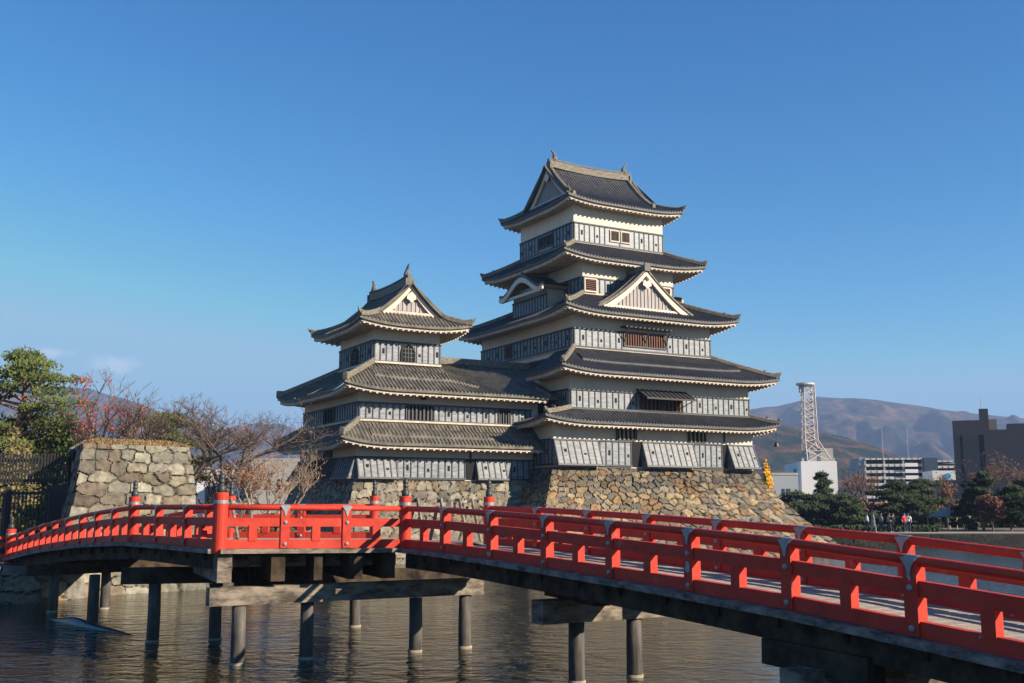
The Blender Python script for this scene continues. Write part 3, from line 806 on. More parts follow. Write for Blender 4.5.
def window(parent, fr, a0, a1, b, dirn, z0, z1, slat='brown_slat', n=8, frame='trim', horiz=False, mid=False, name='window', depth=.1):
    """barred opening standing on the wall plane b"""
    w_ = MB(); P = []
    for z in (z0, z1):
        for (x, y) in ((a0, b + dirn * .03), (a1, b + dirn * .03), (a1, b - dirn * .05), (a0, b - dirn * .05)): P.append(fr(x, y, z))
    w_.hexa(P); wo = w_.build(name, M['hole'], parent)
    f = MB()
    for (x0, x1, za, zb) in ((a0 - .08, a1 + .08, z0 - .1, z0), (a0 - .08, a1 + .08, z1, z1 + .08), (a0 - .08, a0, z0, z1), (a1, a1 + .08, z0, z1)):
        P = []
        for z in (za, zb):
            for (x, y) in ((x0, b + dirn * .14), (x1, b + dirn * .14), (x1, b), (x0, b)): P.append(fr(x, y, z))
        f.hexa(P)
    f.build('window_frame', M[frame], wo)
    s_ = MB()
    for i in range(n):
        t_ = (i + .5) / n; P = []
        if horiz:
            zc = z0 + (z1 - z0) * t_
            for z in (zc - .03, zc + .03):
                for (x, y) in ((a0, b + dirn * .11), (a1, b + dirn * .11), (a1, b + dirn * .05), (a0, b + dirn * .05)): P.append(fr(x, y, z))
        else:
            xc = a0 + (a1 - a0) * t_; hw = min(.06, (a1 - a0) / n * .21)
            for z in (z0, z1):
                for (x, y) in ((xc - hw, b + dirn * .12), (xc + hw, b + dirn * .12), (xc + hw, b + dirn * .04), (xc - hw, b + dirn * .04)): P.append(fr(x, y, z))
        s_.hexa(P)
    s_.build('window_bars', M[slat], wo)
    return wo

U_, V_ = Frame(False), Frame(True)      # U_: wall runs along u (lit west face); V_: wall runs along v (shaded north face)

def raised_band(parent, zf, a0, a1, b_e, d0, d1, m):
    rb = MB(); step = RIB / 6; nn = int((a1 - a0) / step)
    for i in range(nn + 1):
        a = a0 + (a1 - a0) * i / nn; r = rib(a)
        for d, dz in ((d0, -.05), (d0, .13), ((d0 + d1) / 2, .14), (d1, .12), (d1, -.05)): rb.v.append((a, b_e + d, zf(a, d) + r + dz))
    for i in range(nn):
        for k in range(4): p = i * 5 + k; rb.f.append((p, p + 5, p + 6, p + 1)); rb.m.append(0)
    rb.build('raised_tile_band', M[m], parent)

# ------------------------------------------------------------------ main keep
keep = thing('castle_keep', 'tall five-tiered black and white castle keep on stone wall, the taller of the two towers', 'castle tower', (X0, Y0, E + 2.4), ROT)
def off_main(z): 
    h = 2.42 - z; return .03 + .47 * h + .055 * h * h if h > 0 else .03
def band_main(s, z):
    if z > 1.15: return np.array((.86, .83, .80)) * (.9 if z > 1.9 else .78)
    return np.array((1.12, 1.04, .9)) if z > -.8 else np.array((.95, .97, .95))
base = thing('stone_foundation', 'high curved stone foundation wall of tan and grey boulders under the tall keep', 'stone wall', (X0, Y0, 0), ROT)
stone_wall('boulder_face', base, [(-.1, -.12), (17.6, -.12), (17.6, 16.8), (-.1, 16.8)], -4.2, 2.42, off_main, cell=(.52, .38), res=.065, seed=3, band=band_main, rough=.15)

T1 = (0, 17.48, 0, 16.6); T2 = (1.4, 17.26, .02, 16.6); T3 = (2.6, 14.84, 1.39, 15.22); T4 = (4.65, 12.95, 3.3, 13.3); T5 = (4.58, 12.86, 4.34, 12.28)
R1o = (-1.45, 18.95, -1.45, 18.05); R2o = (-.25, 18.92, -1.64, 18.2); R3o = (1.0, 16.44, -.2, 16.82); R4o = (2.25, 15.2, 1.98, 14.65); R5o = (3.38, 14.06, 3.14, 13.48)
for rc_, a_, c_ in ((T1, 2.45, 5.45), (T2, 6.1, 9.0), (T3, 10.5, 13.35), (T4, 14.9, 17.9), (T5, 18.6, 22.5)): storey(keep, rc_, a_, 0, c_)
# boarding of each storey, lit side
def opening(x0, x1, z0, z1): return (x0, x1, z0, z1)
# storey 1: leaning stone-drop panels and upright panels
for i, (a_, b_, ln) in enumerate(((0, 3.6, .62), (3.7, 6.36, 0), (7.25, 11.8, .62), (11.9, 14.5, 0), (15.0, 17.48, .75))):
    boarding(keep, U_, a_, b_, 0, -1, 2.56, 4.32, lean=ln, seed=i)
for a_, b_ in ((6.4, 7.2), (14.55, 14.95)):
    MB().box(((a_ + b_) / 2, -.02, 3.42), (b_ - a_, .08, 1.75)).build('stone_drop_opening', M['hole'], keep)
for x in (6.8, 14.75): MB().box((x, -.03, 4.95), (.12, .1, 1.1)).build('wall_post', M['dark_wall'], keep)
window(keep, U_, 5.2, 6.6, 0, -1, 4.42, 5.25, slat='pale_slat', n=4, frame='dark_wall', name='slatted_window')
window(keep, U_, 11.45, 12.9, 0, -1, 4.42, 5.25, slat='pale_slat', n=4, frame='dark_wall', name='slatted_window')
boarding(keep, V_, 0, 16.6, 0, -1, 2.56, 4.32, seed=9)
boarding(keep, U_, 0, 17.48, 16.6, 1, 2.56, 4.32, loops=False); boarding(keep, V_, 0, 16.6, 17.48, 1, 2.56, 4.32, loops=False)
# storey 2
z0_, z1_ = 6.42, 7.75
boarding(keep, U_, T2[0], T2[1], T2[2], -1, z0_, z1_, skip=[opening(7.2, 10.95, z0_ + .12, z1_ - .02)], seed=2)
boarding(keep, V_, T2[2], T2[3], T2[0], -1, z0_, z1_, seed=3); boarding(keep, V_, T2[2], T2[3], T2[1], 1, z0_, z1_, loops=False); boarding(keep, U_, T2[0], T2[1], T2[3], 1, z0_, z1_, loops=False)
window(keep, U_, 7.25, 9.02, T2[2], -1, z0_ + .12, z1_ - .05, n=5, frame='batten'); window(keep, U_, 9.14, 10.9, T2[2], -1, z0_ + .12, z1_ - .05, n=5, frame='batten')
# storey 3
z0_, z1_ = 10.90, 12.27
boarding(keep, U_, T3[0], T3[1], T3[2], -1, z0_, z1_, skip=[opening(6.85, 10.6, z0_ + .33, z1_)], seed=4)
boarding(keep, V_, T3[2], T3[3], T3[0], -1, z0_, z1_, skip=[opening(10.15, 10.95, z0_ + .3, z1_ - .15)], seed=5); boarding(keep, V_, T3[2], T3[3], T3[1], 1, z0_, z1_, loops=False); boarding(keep, U_, T3[0], T3[1], T3[3], 1, z0_, z1_, loops=False)
window(keep, U_, 6.9, 8.66, T3[2], -1, z0_ + .4, z1_ - .02, n=8, frame='batten'); window(keep, U_, 8.78, 10.55, T3[2], -1, z0_ + .4, z1_ - .02, n=8, frame='batten')
window(keep, V_, 10.2, 10.9, T3[2] * 0 + T3[0], -1, z0_ + .3, z1_ - .15, n=3, frame='batten')
# storey 4: dark lower part, pale window frames
for (F, a_, b_, p_, d_) in ((U_, T4[0], T4[1], T4[2], -1), (V_, T4[2], T4[3], T4[0], -1), (V_, T4[2], T4[3], T4[1], 1), (U_, T4[0], T4[1], T4[3], 1)):
    boarding(keep, F, a_, b_, p_, d_, 14.95, 16.5, loops=False)
for x0_ in (4.75, 11.55):
    window(keep, U_, x0_, x0_ + .95, T4[2] - .1, -1, 15.45, 16.3, slat='brown_slat', n=6, horiz=True, frame='plaster')
# storey 5
z0_, z1_ = 19.34, 20.86
boarding(keep, U_, T5[0], T5[1], T5[2], -1, z0_, z1_, pitch=.46, skip=[opening(7.8, 8.66, z0_ + .45, z1_ - .25), opening(8.8, 9.66, z0_ + .45, z1_ - .25)], seed=6)
boarding(keep, V_, T5[2], T5[3], T5[0], -1, z0_, z1_, pitch=.46, skip=[opening(7.3, 8.12, z0_ + .45, z1_ - .25), opening(8.4, 9.25, z0_ + .45, z1_ - .25)], seed=7)
boarding(keep, V_, T5[2], T5[3], T5[1], 1, z0_, z1_, loops=False); boarding(keep, U_, T5[0], T5[1], T5[3], 1, z0_, z1_, loops=False)
for x0_ in (7.87, 8.87): window(keep, U_, x0_, x0_ + .72, T5[2], -1, z0_ + .48, z1_ - .3, n=6, slat='bark', frame='trim')
for x0_ in (7.35, 8.45): window(keep, V_, x0_, x0_ + .72, T5[0], -1, z0_ + .48, z1_ - .3, n=6, slat='black_wood', frame='batten')

# propped shutters
def shutter(parent, u0, u1, v, z_top, out, drop, m='board'):
    s_ = MB(); P = [(u0, v - out, z_top - drop - .06), (u1, v - out, z_top - drop - .06), (u1, v - .02, z_top - .06), (u0, v - .02, z_top - .06), (u0, v - out, z_top - drop), (u1, v - out, z_top - drop), (u1, v - .02, z_top), (u0, v - .02, z_top)]
    s_.hexa(P); so_ = s_.build('propped_shutter', M['black_wood'], parent)
    n_ = int((u1 - u0) / .42); bt = MB()
    for i in range(n_ + 1):
        x = u0 + .04 + (u1 - u0 - .08) * i / n_; bt.bar((x, v - out, z_top - drop + .03), (x, v - .05, z_top + .03), .06, .06)
    bt.bar((u0, v - out + .03, z_top - drop + .03), (u1, v - out + .03, z_top - drop + .03), .08, .05)
    bt.build('shutter_batten', M['batten'], so_)
    for x in (u0 + .25, (u0 + u1) / 2, u1 - .25): MB().bar((x, v - .1, z_top - 1.1), (x, v - out + .1, z_top - drop - .08), .05, .05).build('prop', M['black_wood'], so_)
shutter(keep, 6.9, 11.2, T2[2], z_top=8.0, out=1.3, drop=.72)
shutter(keep, 6.6, 10.85, T3[2], z_top=12.62, out=.75, drop=.05)

r1, _ = hip_roof(keep, R1o, (T2[0], T2[1], T2[2], T2[3]), 5.45, 6.38, c=.38, wall=T1, cut_left=3.0)
r2, z2 = hip_roof(keep, R2o, T3, 8.88, 10.82, c=.36, wall=T2, cut_left=3.6)
r3, z3 = hip_roof(keep, R3o, T4, 13.3, 15.2, c=.40, wall=T3)
r4, _ = hip_roof(keep, R4o, T5, 17.75, 19.28, c=.40, wall=T4)
raised_band(r2, z2[ 'a'][0], 2.2, 16.2, R2o[2], 1.25, 2.0, 'tile')
r5 = irimoya(keep, U_, R5o, 22.32, 26.25, 8.31, (4.95, 12.5), 1.45, 2.3, c=.34, wall=T5)

# big triangular dormer gable on the lit side of roof 3
def dormer(parent, uc, half, v_f, v_b, z_f, z_t):
    N = 12; rf = MB(); step = RIB / 6; nb_ = int((v_b - (v_f - .35)) / step)
    def prof(d):   # d from ridge 0..1 outward
        return z_t - (z_t - z_f) * (1.35 * d - .35 * d * d)
    for sg in (-1, 1):
        o = len(rf.v)
        for i in range(nb_ + 1):
            v = v_f - .35 + (v_b - v_f + .35) * i / nb_; r = rib(v)
            for k in range(N + 1):
                d = k / N; rf.v.append((uc + sg * half * d, v, prof(d) + r))
        for i in range(nb_):
            for k in range(N):
                a = o + i * (N + 1) + k; rf.f.append((a, a + 1, a + N + 2, a + N + 1)); rf.m.append(0)
    ro = rf.build('gable_dormer', M['tile'], parent)
    fc = MB(); pts = [(uc - half * .93 * (1 - i / N), v_f, prof(.93 * (1 - i / N)) - .1) for i in range(N + 1)] + [(uc + half * .93 * i / N, v_f, prof(.93 * i / N) - .1) for i in range(1, N + 1)]
    fc.add(pts, [tuple(range(len(pts)))])
    for i in range(1, 24):
        x = uc - half * .9 + half * 1.8 * i / 24; zt_ = prof(abs(x - uc) / half) - .45
        if zt_ > z_f + .25: fc.bar((x, v_f - .03, z_f + .1), (x, v_f - .03, zt_), .07, .05, up=(0, 1, 0))
    fc.build('gable_wall', M['gable_board'], ro)
    for sg in (-1, 1):
        bd = MB(); K = 14
        for i in range(K + 1):
            d = .98 * i / K; x = uc + sg * half * d; z = prof(d) - .06; th = .34 + .16 * d
            for (vv, zz) in ((v_f - .12, z), (v_f - .12, z - th), (v_f - .28, z - th), (v_f - .28, z)): bd.v.append((x, vv, zz))
        for i in range(K):
            for k in range(4): a = i * 4 + k; b_ = i * 4 + (k + 1) % 4; bd.f.append((a, b_, b_ + 4, a + 4)); bd.m.append(0)
        bd.f += [(3, 2, 1, 0), tuple(K * 4 + k for k in range(4))]; bd.m += [0, 0]
        bd.build('bargeboard', M['plaster'], ro)
        MB().sweep([(uc + sg * half * d, v_f - .22, prof(d) + .02) for d in [i / 12 for i in range(13)]], .24, .2).build('verge_tiles', M['ridge'], ro)
        MB().sweep([(uc + sg * half * d, v_f + .30, prof(d) + .04) for d in [i / 12 * .9 for i in range(13)]], .22, .26).build('descending_ridge', M['ridge'], ro)
    MB().sweep([(uc - half * .86, v_f - .1, z_f + .14), (uc + half * .86, v_f - .1, z_f + .14)], .16, .24).build('gable_sill', M['plaster'], ro)
    MB().sweep([(uc, v_f - .3, z_t + .0), (uc, v_b, z_t + .0)], .36, .42).build('main_ridge', M['ridge'], ro)
    MB().box((uc, v_f - .36, z_t + .22), (.5, .14, .6)).build('ridge_end_tile', M['fin_tile'], ro)
    gy = MB(); ring = [(0, -.48), (-.16, -.3), (-.38, -.2), (-.34, .08), (-.18, .2), (0, .38), (.18, .2), (.34, .08), (.38, -.2), (.16, -.3)]
    for off in (0, .07):
        for x, z in ring: gy.v.append((uc + x, v_f - .3 - off, z_t - .95 + z))
    nR = len(ring); gy.f += [tuple(range(nR)), tuple(range(2 * nR - 1, nR - 1, -1))] + [(i, (i + 1) % nR, (i + 1) % nR + nR, i + nR) for i in range(nR)]; gy.m += [0] * (nR + 2)
    g_ = gy.build('gable_pendant', M['plaster'], ro)
    MB().tube([(uc, v_f - .36, z_t - .72), (uc, v_f - .44, z_t - .72)], .11, 10).build('pendant_boss', M['dark_wall'], g_)
    return ro
dormer(keep, 8.72, 4.35, 1.25, 4.6, 13.75, 16.95)

# curved-gable dormers on the narrow sides
def karahafu(parent, sgn, u_face, u_back, vc, hw, z0, z1, z_top):
    """sgn -1: faces -u"""
    uf = u_face
    bx = MB().box(((uf + u_back) / 2, vc, (z0 - .6 + z1 + .9) / 2), (abs(u_back - uf), 2 * hw, z1 + .9 - z0 + .6)).build('curved_gable_dormer', M['soffit'], parent)
    boarding(bx, V_, vc - hw, vc + hw, uf, sgn, z0, z1, pitch=.42, loops=False, name='dormer_boarding')
    half = hw + .75
    def prof(x):
        t_ = abs(x) / half
        return z1 + .42 + (z_top - z1 - .42) * (.5 + .5 * cos(pi * min(1, t_ * 1.12))) ** .9 + (.16 * max(0, t_ - .85) / .15)
    N = 40; o_u = uf + sgn * .75
    rf = MB(); nb_ = int(abs(u_back - o_u) / (RIB / 6))
    for i in range(nb_ + 1):
        u = o_u + (u_back - o_u) * i / nb_; r = rib(u, .05)
        for k in range(N + 1): x = -half + 2 * half * k / N; rf.v.append((u, vc + x, prof(x) + r + .12))
    for i in range(nb_):
        for k in range(N): a = i * (N + 1) + k; rf.f.append((a, a + 1, a + N + 2, a + N + 1)); rf.m.append(0)
    ro = rf.build('curved_roof', M['tile'], bx)
    so_ = MB()
    for u in (o_u, u_back):
        for k in range(N + 1): x = -half + 2 * half * k / N; so_.v.append((u, vc + x, prof(x) - .05))
    for k in range(N): so_.f.append((k, k + 1, k + N + 2, k + N + 1)); so_.m.append(0)
    so_.build('dormer_soffit', M['soffit'], bx)
    for (du, th, zof, mm_, nm) in ((.02, .38, -.04, 'plaster', 'curved_bargeboard'), (-.02, .2, .16, 'tile', 'verge_tiles')):
        bd = MB()
        for k in range(N + 1):
            x = -half + 2 * half * k / N; z = prof(x) + zof
            for (uu, zz) in ((o_u + sgn * du, z), (o_u + sgn * du, z - th), (o_u + sgn * (du + .14), z - th), (o_u + sgn * (du + .14), z)): bd.v.append((uu, vc + x, zz))
        for k in range(N):
            for q in range(4): a = k * 4 + q; b_ = k * 4 + (q + 1) % 4; bd.f.append((a, b_, b_ + 4, a + 4)); bd.m.append(0)
        bd.f += [(3, 2, 1, 0), tuple(N * 4 + q for q in range(4))]; bd.m += [0, 0]
        bd.build(nm, M[mm_], bx)
    MB().sweep([(o_u, vc, z_top + .12), (u_back, vc, z_top + .12)], .34, .34).build('dormer_ridge', M['ridge'], bx)
    st = MB().sweep([(o_u - sgn * .1, vc - hw - .3, z1 + .12), (o_u - sgn * .1, vc + hw + .3, z1 + .12)], .16, .24); st.build('dormer_beam', M['plaster'], bx)
karahafu(keep, -1, 3.1, 5.0, 8.31, 2.55, 14.25, 15.5, 17.1)
karahafu(keep, 1, 14.4, 12.6, 8.31, 2.55, 14.25, 15.5, 17.1)
# wind bell under the right lower eave corner
wb = MB().tube([(18.75, -1.2, 5.3), (18.75, -1.2, 4.55)], .015, 5); wb.lathe((18.75, -1.2, 4.2), [(.19, 0), (.17, .1), (.12, .3), (.03, .38)], 10)
wb.build('wind_bell', M['bronze'], keep)

# ------------------------------------------------------------------ small keep with its connecting wing
ik = thing('small_castle_tower', 'smaller three-tiered black and white castle tower with tiled wing, left of the tall keep', 'castle tower', (X0, Y0, E + 1.4), ROT)
base2 = thing('stone_foundation', 'lower stone foundation wall under the small tower, left of the tall keep', 'stone wall', (X0, Y0, 0), ROT)
def off_i(z):
    h = 1.5 - z; return .02 + .30 * h + .03 * h * h if h > 0 else .02
stone_wall('boulder_face', base2, [(-13.08, 2.38), (1.5, 2.38), (1.5, 14.2), (-13.08, 14.2)], -4.2, 1.48, off_i, cell=(.62, .5), res=.08, seed=11, rough=.13,
           palette=[(.33, .275, .19), (.30, .26, .19), (.26, .23, .185), (.35, .31, .23), (.22, .20, .16), (.30, .22, .14)])
I1 = (-12.96, .3, 2.5, 13.6); I2 = (-12.73, .5, 2.8, 13.54); I3 = (-11.18, -6.38, 4.3, 10.63)
storey(ik, I1, 1.5, 0, 4.1)
storey(ik, I2, 4.6, 0, 7.6)
storey(ik, I3, 8.5, 0, 11.9)
for i, (a_, b_, ln) in enumerate(((-12.96, -10.25, .45), (-10.2, -5.3, 0), (-4.55, -2.3, .45), (-2.25, 0, 0))):
    boarding(ik, U_, a_, b_, I1[2], -1, 1.58, 2.96, lean=ln, seed=20 + i, pitch=.47)
MB().box((-4.92, I1[2] - .03, 2.27), (.66, .08, 1.36)).build('stone_drop_opening', M['hole'], ik)
MB().box((-4.92, I1[2] - .04, 3.45), (.14, .1, .95)).build('wall_post', M['dark_wall'], ik)
for i, (a_, b_, ln) in enumerate(((2.5, 5.7, .45), (11.2, 13.6, .9))):
    boarding(ik, V_, a_, b_, I1[0], -1, 1.58, 2.96, lean=ln, seed=30 + i, pitch=.42, loops=False)
window(ik, V_, 5.9, 9.0, I1[0], -1, 1.62, 2.92, slat='batten', n=8, frame='black_wood', name='lattice_window')
MB().box((I1[0] - .03, 10.1, 2.27), (.08, 2.0, 1.36)).build('stone_drop_opening', M['hole'], ik)
MB().box((I1[0] - .04, 7.6, 3.5), (.1, 1.6, .9)).build('shutter_board', M['black_wood'], ik)
z0_, z1_ = 5.3, 6.44
boarding(ik, U_, I2[0], I2[1] - .6, I2[2], -1, z0_, z1_, pitch=.46, skip=[opening(-9.5, -7.5, z0_ + .1, z1_ - .05), opening(-2.62, -1.75, z0_ + .1, z1_ - .05)], seed=40)
window(ik, U_, -9.45, -7.55, I2[2], -1, z0_ + .1, z1_ - .08, slat='batten', n=7, frame='batten', name='slatted_window')
window(ik, U_, -2.6, -1.78, I2[2], -1, z0_ + .1, z1_ - .08, slat='batten', n=4, frame='batten', name='slatted_window')
boarding(ik, V_, I2[2], I2[3], I2[0], -1, z0_, z1_, pitch=.46, skip=[opening(7.0, 9.2, z0_ + .1, z1_ - .05)], seed=41, loops=False)
window(ik, V_, 7.05, 9.15, I2[0], -1, z0_ + .1, z1_ - .08, slat='black_wood', n=4, frame='batten', name='slatted_window')
boarding(ik, U_, I2[0], I2[1], I2[3], 1, z0_, z1_, loops=False); boarding(ik, U_, I1[0], 0, I1[3], 1, 1.58, 2.96, loops=False)
z0_, z1_ = 9.28, 10.72
boarding(ik, U_, I3[0], I3[1], I3[2], -1, z0_, z1_, pitch=.44, seed=42, skip=[opening(-9.3, -8.25, z0_ + .12, z1_ - .15)])
boarding(ik, V_, I3[2], I3[3], I3[0], -1, z0_, z1_, pitch=.44, seed=43, skip=[opening(6.95, 8.05, z0_ + .12, z1_ - .15)])
boarding(ik, V_, I3[2], I3[3], I3[1], 1, z0_, z1_, loops=False, pitch=.44); boarding(ik, U_, I3[0], I3[1], I3[3], 1, z0_, z1_, loops=False)
def bell_window(parent, F, a0, a1, b, dirn, z0, z1):
    ac = (a0 + a1) / 2; hw = (a1 - a0) / 2; H = z1 - z0
    out_ = []; K = 12
    def shape(s_):
        P = [(-hw * s_, z0)]
        for i in range(K + 1):
            t_ = i / K; P.append((-hw * s_ * (1 - t_ ** 2.4) * (1.0 - .12 * t_), z0 + H * s_ * (.45 + .55 * sin(t_ * pi / 2))))
        return P + [(-x, z) for x, z in reversed(P[:-1])]
    o1 = shape(1.0); w_ = MB()
    w_.add([F(ac + x, b + dirn * .09, z) for x, z in o1] + [F(ac + x, b, z) for x, z in o1], [tuple(range(len(o1)))] + [(i, (i + 1) % len(o1), (i + 1) % len(o1) + len(o1), i + len(o1)) for i in range(len(o1))])
    wo = w_.build('bell_shaped_window', M['hole'], parent)
    f = MB(); a_ = [F(ac + x, b + dirn * .12, z) for x, z in o1]; f.tube(a_, .05, 6, caps=False); f.build('window_frame', M['black_wood'], wo)
    g = MB()
    for i in (-1, 0, 1): g.bar(F(ac + i * hw * .45, b + dirn * .12, z0), F(ac + i * hw * .45, b + dirn * .12, z0 + H * (.93 if i == 0 else .8)), .055, .05)
    for k in (.25, .5, .74): g.bar(F(ac - hw * .85, b + dirn * .13, z0 + H * k), F(ac + hw * .85, b + dirn * .13, z0 + H * k), .05, .045)
    g.build('window_bars', M['batten'], wo)
bell_window(ik, U_, -9.25, -8.3, I3[2], -1, z0_ + .14, z1_ - .17); bell_window(ik, V_, 7.0, 8.0, I3[0], -1, z0_ + .14, z1_ - .17)

# roof 1 of the wing: skirt, stops against the tall keep
def wing_skirt():
    # lit side slope with a hip at the left, north side slope; right end plain against the keep
    a0, a1 = -14.5, .42; b0 = 1.05; b1 = 15.0; ze, zi = 3.75, 5.22; j0 = I2[2]; i0 = I2[0]; c = .42
    def q(x): return max(0.0, 1 - max(0, x) / 3.6) ** 2.3
    Rf = MB(); D = j0 - b0; DL = i0 - a0
    g = lambda t: t * .86 + .14 * t * t
    zf = lambda a, d: ze + (zi - ze) * g(min(1, d / D)) + c * (1 - d / D) * q(a - (a0 + (i0 - a0) * d / D))
    side_surface(Rf, U_, a0, a1, b0, 1, D, lambda d: a0 + (i0 - a0) * d / D, lambda d: a1 - .42 * d / D * .0, zf)
    zl = lambda b, d: ze + (zi - ze) * g(min(1, d / DL)) + c * (1 - d / DL) * (q(b - (b0 + (j0 - b0) * d / DL)) + q((b1 - (b1 - I2[3]) * d / DL) - b))
    side_surface(Rf, V_, b0, b1, a0, 1, DL, lambda d: b0 + (j0 - b0) * d / DL, lambda d: b1 - (b1 - I2[3]) * d / DL, zl)
    ro = Rf.build('lower_roof', M['tile_lichen'], ik)
    Ra = MB(); rafters(Ra, U_, a0, a1, b0, 1, I1[2] - b0, zf, pitch=.46); rafters(Ra, V_, b0, b1, a0, 1, I1[0] - a0, zl, pitch=.46); Ra.build('eave_rafters', M['trim'], ro)
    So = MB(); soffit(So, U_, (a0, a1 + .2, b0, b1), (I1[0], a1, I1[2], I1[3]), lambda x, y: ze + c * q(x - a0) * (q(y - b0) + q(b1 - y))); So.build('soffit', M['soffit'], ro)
    for (p, q_) in (((a0, b0), (i0, j0)), ((a0, b1), (i0, I2[3]))):
        pts = [(p[0] + (q_[0] - p[0]) * (1 - i / 8), p[1] + (q_[1] - p[1]) * (1 - i / 8), ze + (zi - ze) * g(1 - i / 8) + c * (i / 8) + .02) for i in range(9)]
        rb = MB().sweep(pts, .3, [.32] * 8 + [.5]); rb.build('hip_ridge', M['ridge'], ro)
    MB().sweep([(i0, j0 - .04, zi), (a1 - .1, j0 - .04, zi)], .22, .15).build('flashing_course', M['trim'], ro)
    MB().sweep([(i0 - .04, j0, zi), (i0 - .04, I2[3], zi)], .22, .15).build('flashing_course', M['trim'], ro)
    MB().sweep([(a1 - .12, b0 + .02, ze + .03), (a1 - .12, j0, zi)], .26, .2).build('verge_ridge', M['ridge'], ro)
    raised_band(ro, zf, -12.3, a1 - .5, b0, .5, 1.0, 'tile_lichen')
    MB().box(((i0 + a1) / 2, (j0 + I2[3]) / 2, 4.9), (a1 - i0 - .2, I2[3] - j0, .3)).build('roof_core', M['dark_wall'], ro)
wing_skirt()
def wing_roof():
    # hipped at the left, gabled ridge running right into the tall keep
    a0 = -14.3; b0 = 1.2; b1 = 15.1; ze = 7.18; zr = 9.95; rc = 7.6; a_end = 2.5; c = .42
    i0 = I3[0]; j0 = I3[2]
    zi = 9.2
    Hs = rc - b0
    def slope(d): t_ = d / Hs; return ze + (zr - ze) * (t_ * .86 + .14 * t_ * t_)
    def q(x): return max(0.0, 1 - max(0, x) / 4.0) ** 2.3
    DL = i0 - a0; Dh = 5.05   # hip meets the tower corner
    Rf = MB()
    def hl(d): return a0 + DL * min(1, d / 3.1) if d < 3.1 else i0 + (d - 3.1) * 0
    zf = lambda a, d: slope(d) + max(0, (zi - slope(3.1)) * min(1, d / 3.1) * max(0, 1 - max(0, a - I3[1]) / 2.0) if a < I3[1] + 2 else 0) * (1 if d <= 3.1 else max(0, 1 - (d - 3.1) / 1.5)) + c * max(0, 1 - d / 3.1) * q(a - hl(d))
    # front slope right part reaches the ridge only where the tower does not stand
    side_surface(Rf, U_, a0, a_end, b0, 1, Hs, hl, lambda d: (a_end if d > 3.3 else .6 + max(0, d - 1) * .8), zf, rows=14)
    side_surface(Rf, U_, I3[1] - .2, a_end, b1, -1, b1 - rc, lambda d: I3[1] - .2, lambda d: a_end, lambda a, d: ze + (zr - ze) * d / (b1 - rc), rows=8)
    zl = lambda b, d: slope(min(1, d / DL) * 3.1) + (zi - slope(3.1)) * min(1, d / DL) + c * (1 - d / DL) * (q(b - (b0 + 3.1 * d / DL)) + q((b1 - (b1 - I3[3]) * d / DL) - b))
    side_surface(Rf, V_, b0, b1, a0, 1, DL, lambda d: b0 + 3.1 * d / DL, lambda d: b1 - (b1 - I3[3]) * d / DL, zl)
    ro = Rf.build('wing_roof', M['tile_lichen'], ik)
    Ra = MB(); rafters(Ra, U_, a0, .6, b0, 1, I2[2] - b0, zf, pitch=.46); rafters(Ra, V_, b0, b1, a0, 1, I2[0] - a0, zl, pitch=.46); Ra.build('eave_rafters', M['trim'], ro)
    So = MB(); soffit(So, U_, (a0, .8, b0, b1), (I2[0], .6, I2[2], I2[3]), lambda x, y: ze + c * q(x - a0) * (q(y - b0) + q(b1 - y))); So.build('soffit', M['soffit'], ro)
    pts = [(a0 + DL * (1 - i / 9), b0 + 3.1 * (1 - i / 9), zf(a0 + DL * (1 - i / 9) + .01, 3.1 * (1 - i / 9)) + .02) for i in range(10)]
    rb = MB().sweep(pts, .3, [.34] * 9 + [.5]); rb.build('hip_ridge', M['ridge'], ro)
    pts = [(a0 + DL * (1 - i / 9), b1 + (I3[3] - b1) * (1 - i / 9), zl(b1 + (I3[3] - b1) * (1 - i / 9) - .01, DL * (1 - i / 9)) + .02) for i in range(10)]
    rb = MB().sweep(pts, .3, [.34] * 9 + [.55]); rb.build('hip_ridge', M['ridge'], ro)
    MB().sweep([(I3[1] - .1, rc, zr - .05), (a_end + .1, rc, zr - .05)], .5, .5).build('main_ridge', M['ridge'], ro)
    MB().sweep([(i0 - .05, j0 - .05, zi), (I3[1] + .05, j0 - .05, zi)], .24, .15).build('flashing_course', M['trim'], ro)
    MB().sweep([(i0 - .05, j0, zi), (i0 - .05, I3[3], zi)], .24, .15).build('flashing_course', M['trim'], ro)
    MB().sweep([(.48, b0 + .02, ze + .03), (.48, b0 + 1.6, slope(1.6) + .05), (.9, b0 + 2.4, slope(2.4) + .05)], .3, .26).build('verge_ridge', M['ridge'], ro)
    raised_band(ro, zf, -11.8, -4.3, b0, 1.25, 2.05, 'tile_lichen')
wing_roof()
irimoya(ik, V_, (2.65, 12.28, -12.83, -4.73), 11.62, 14.62, -8.78, (4.15, 10.9), 1.28, 2.0, c=.36, wall=(I3[2], I3[3], I3[0], I3[1]), m='tile_lichen')
# small boxy gutter outlet on the wing wall
MB().box((-8.35, I2[2] - .3, 7.0), (.3, .3, .55)).build('eave_bracket', M['bark'], ik)

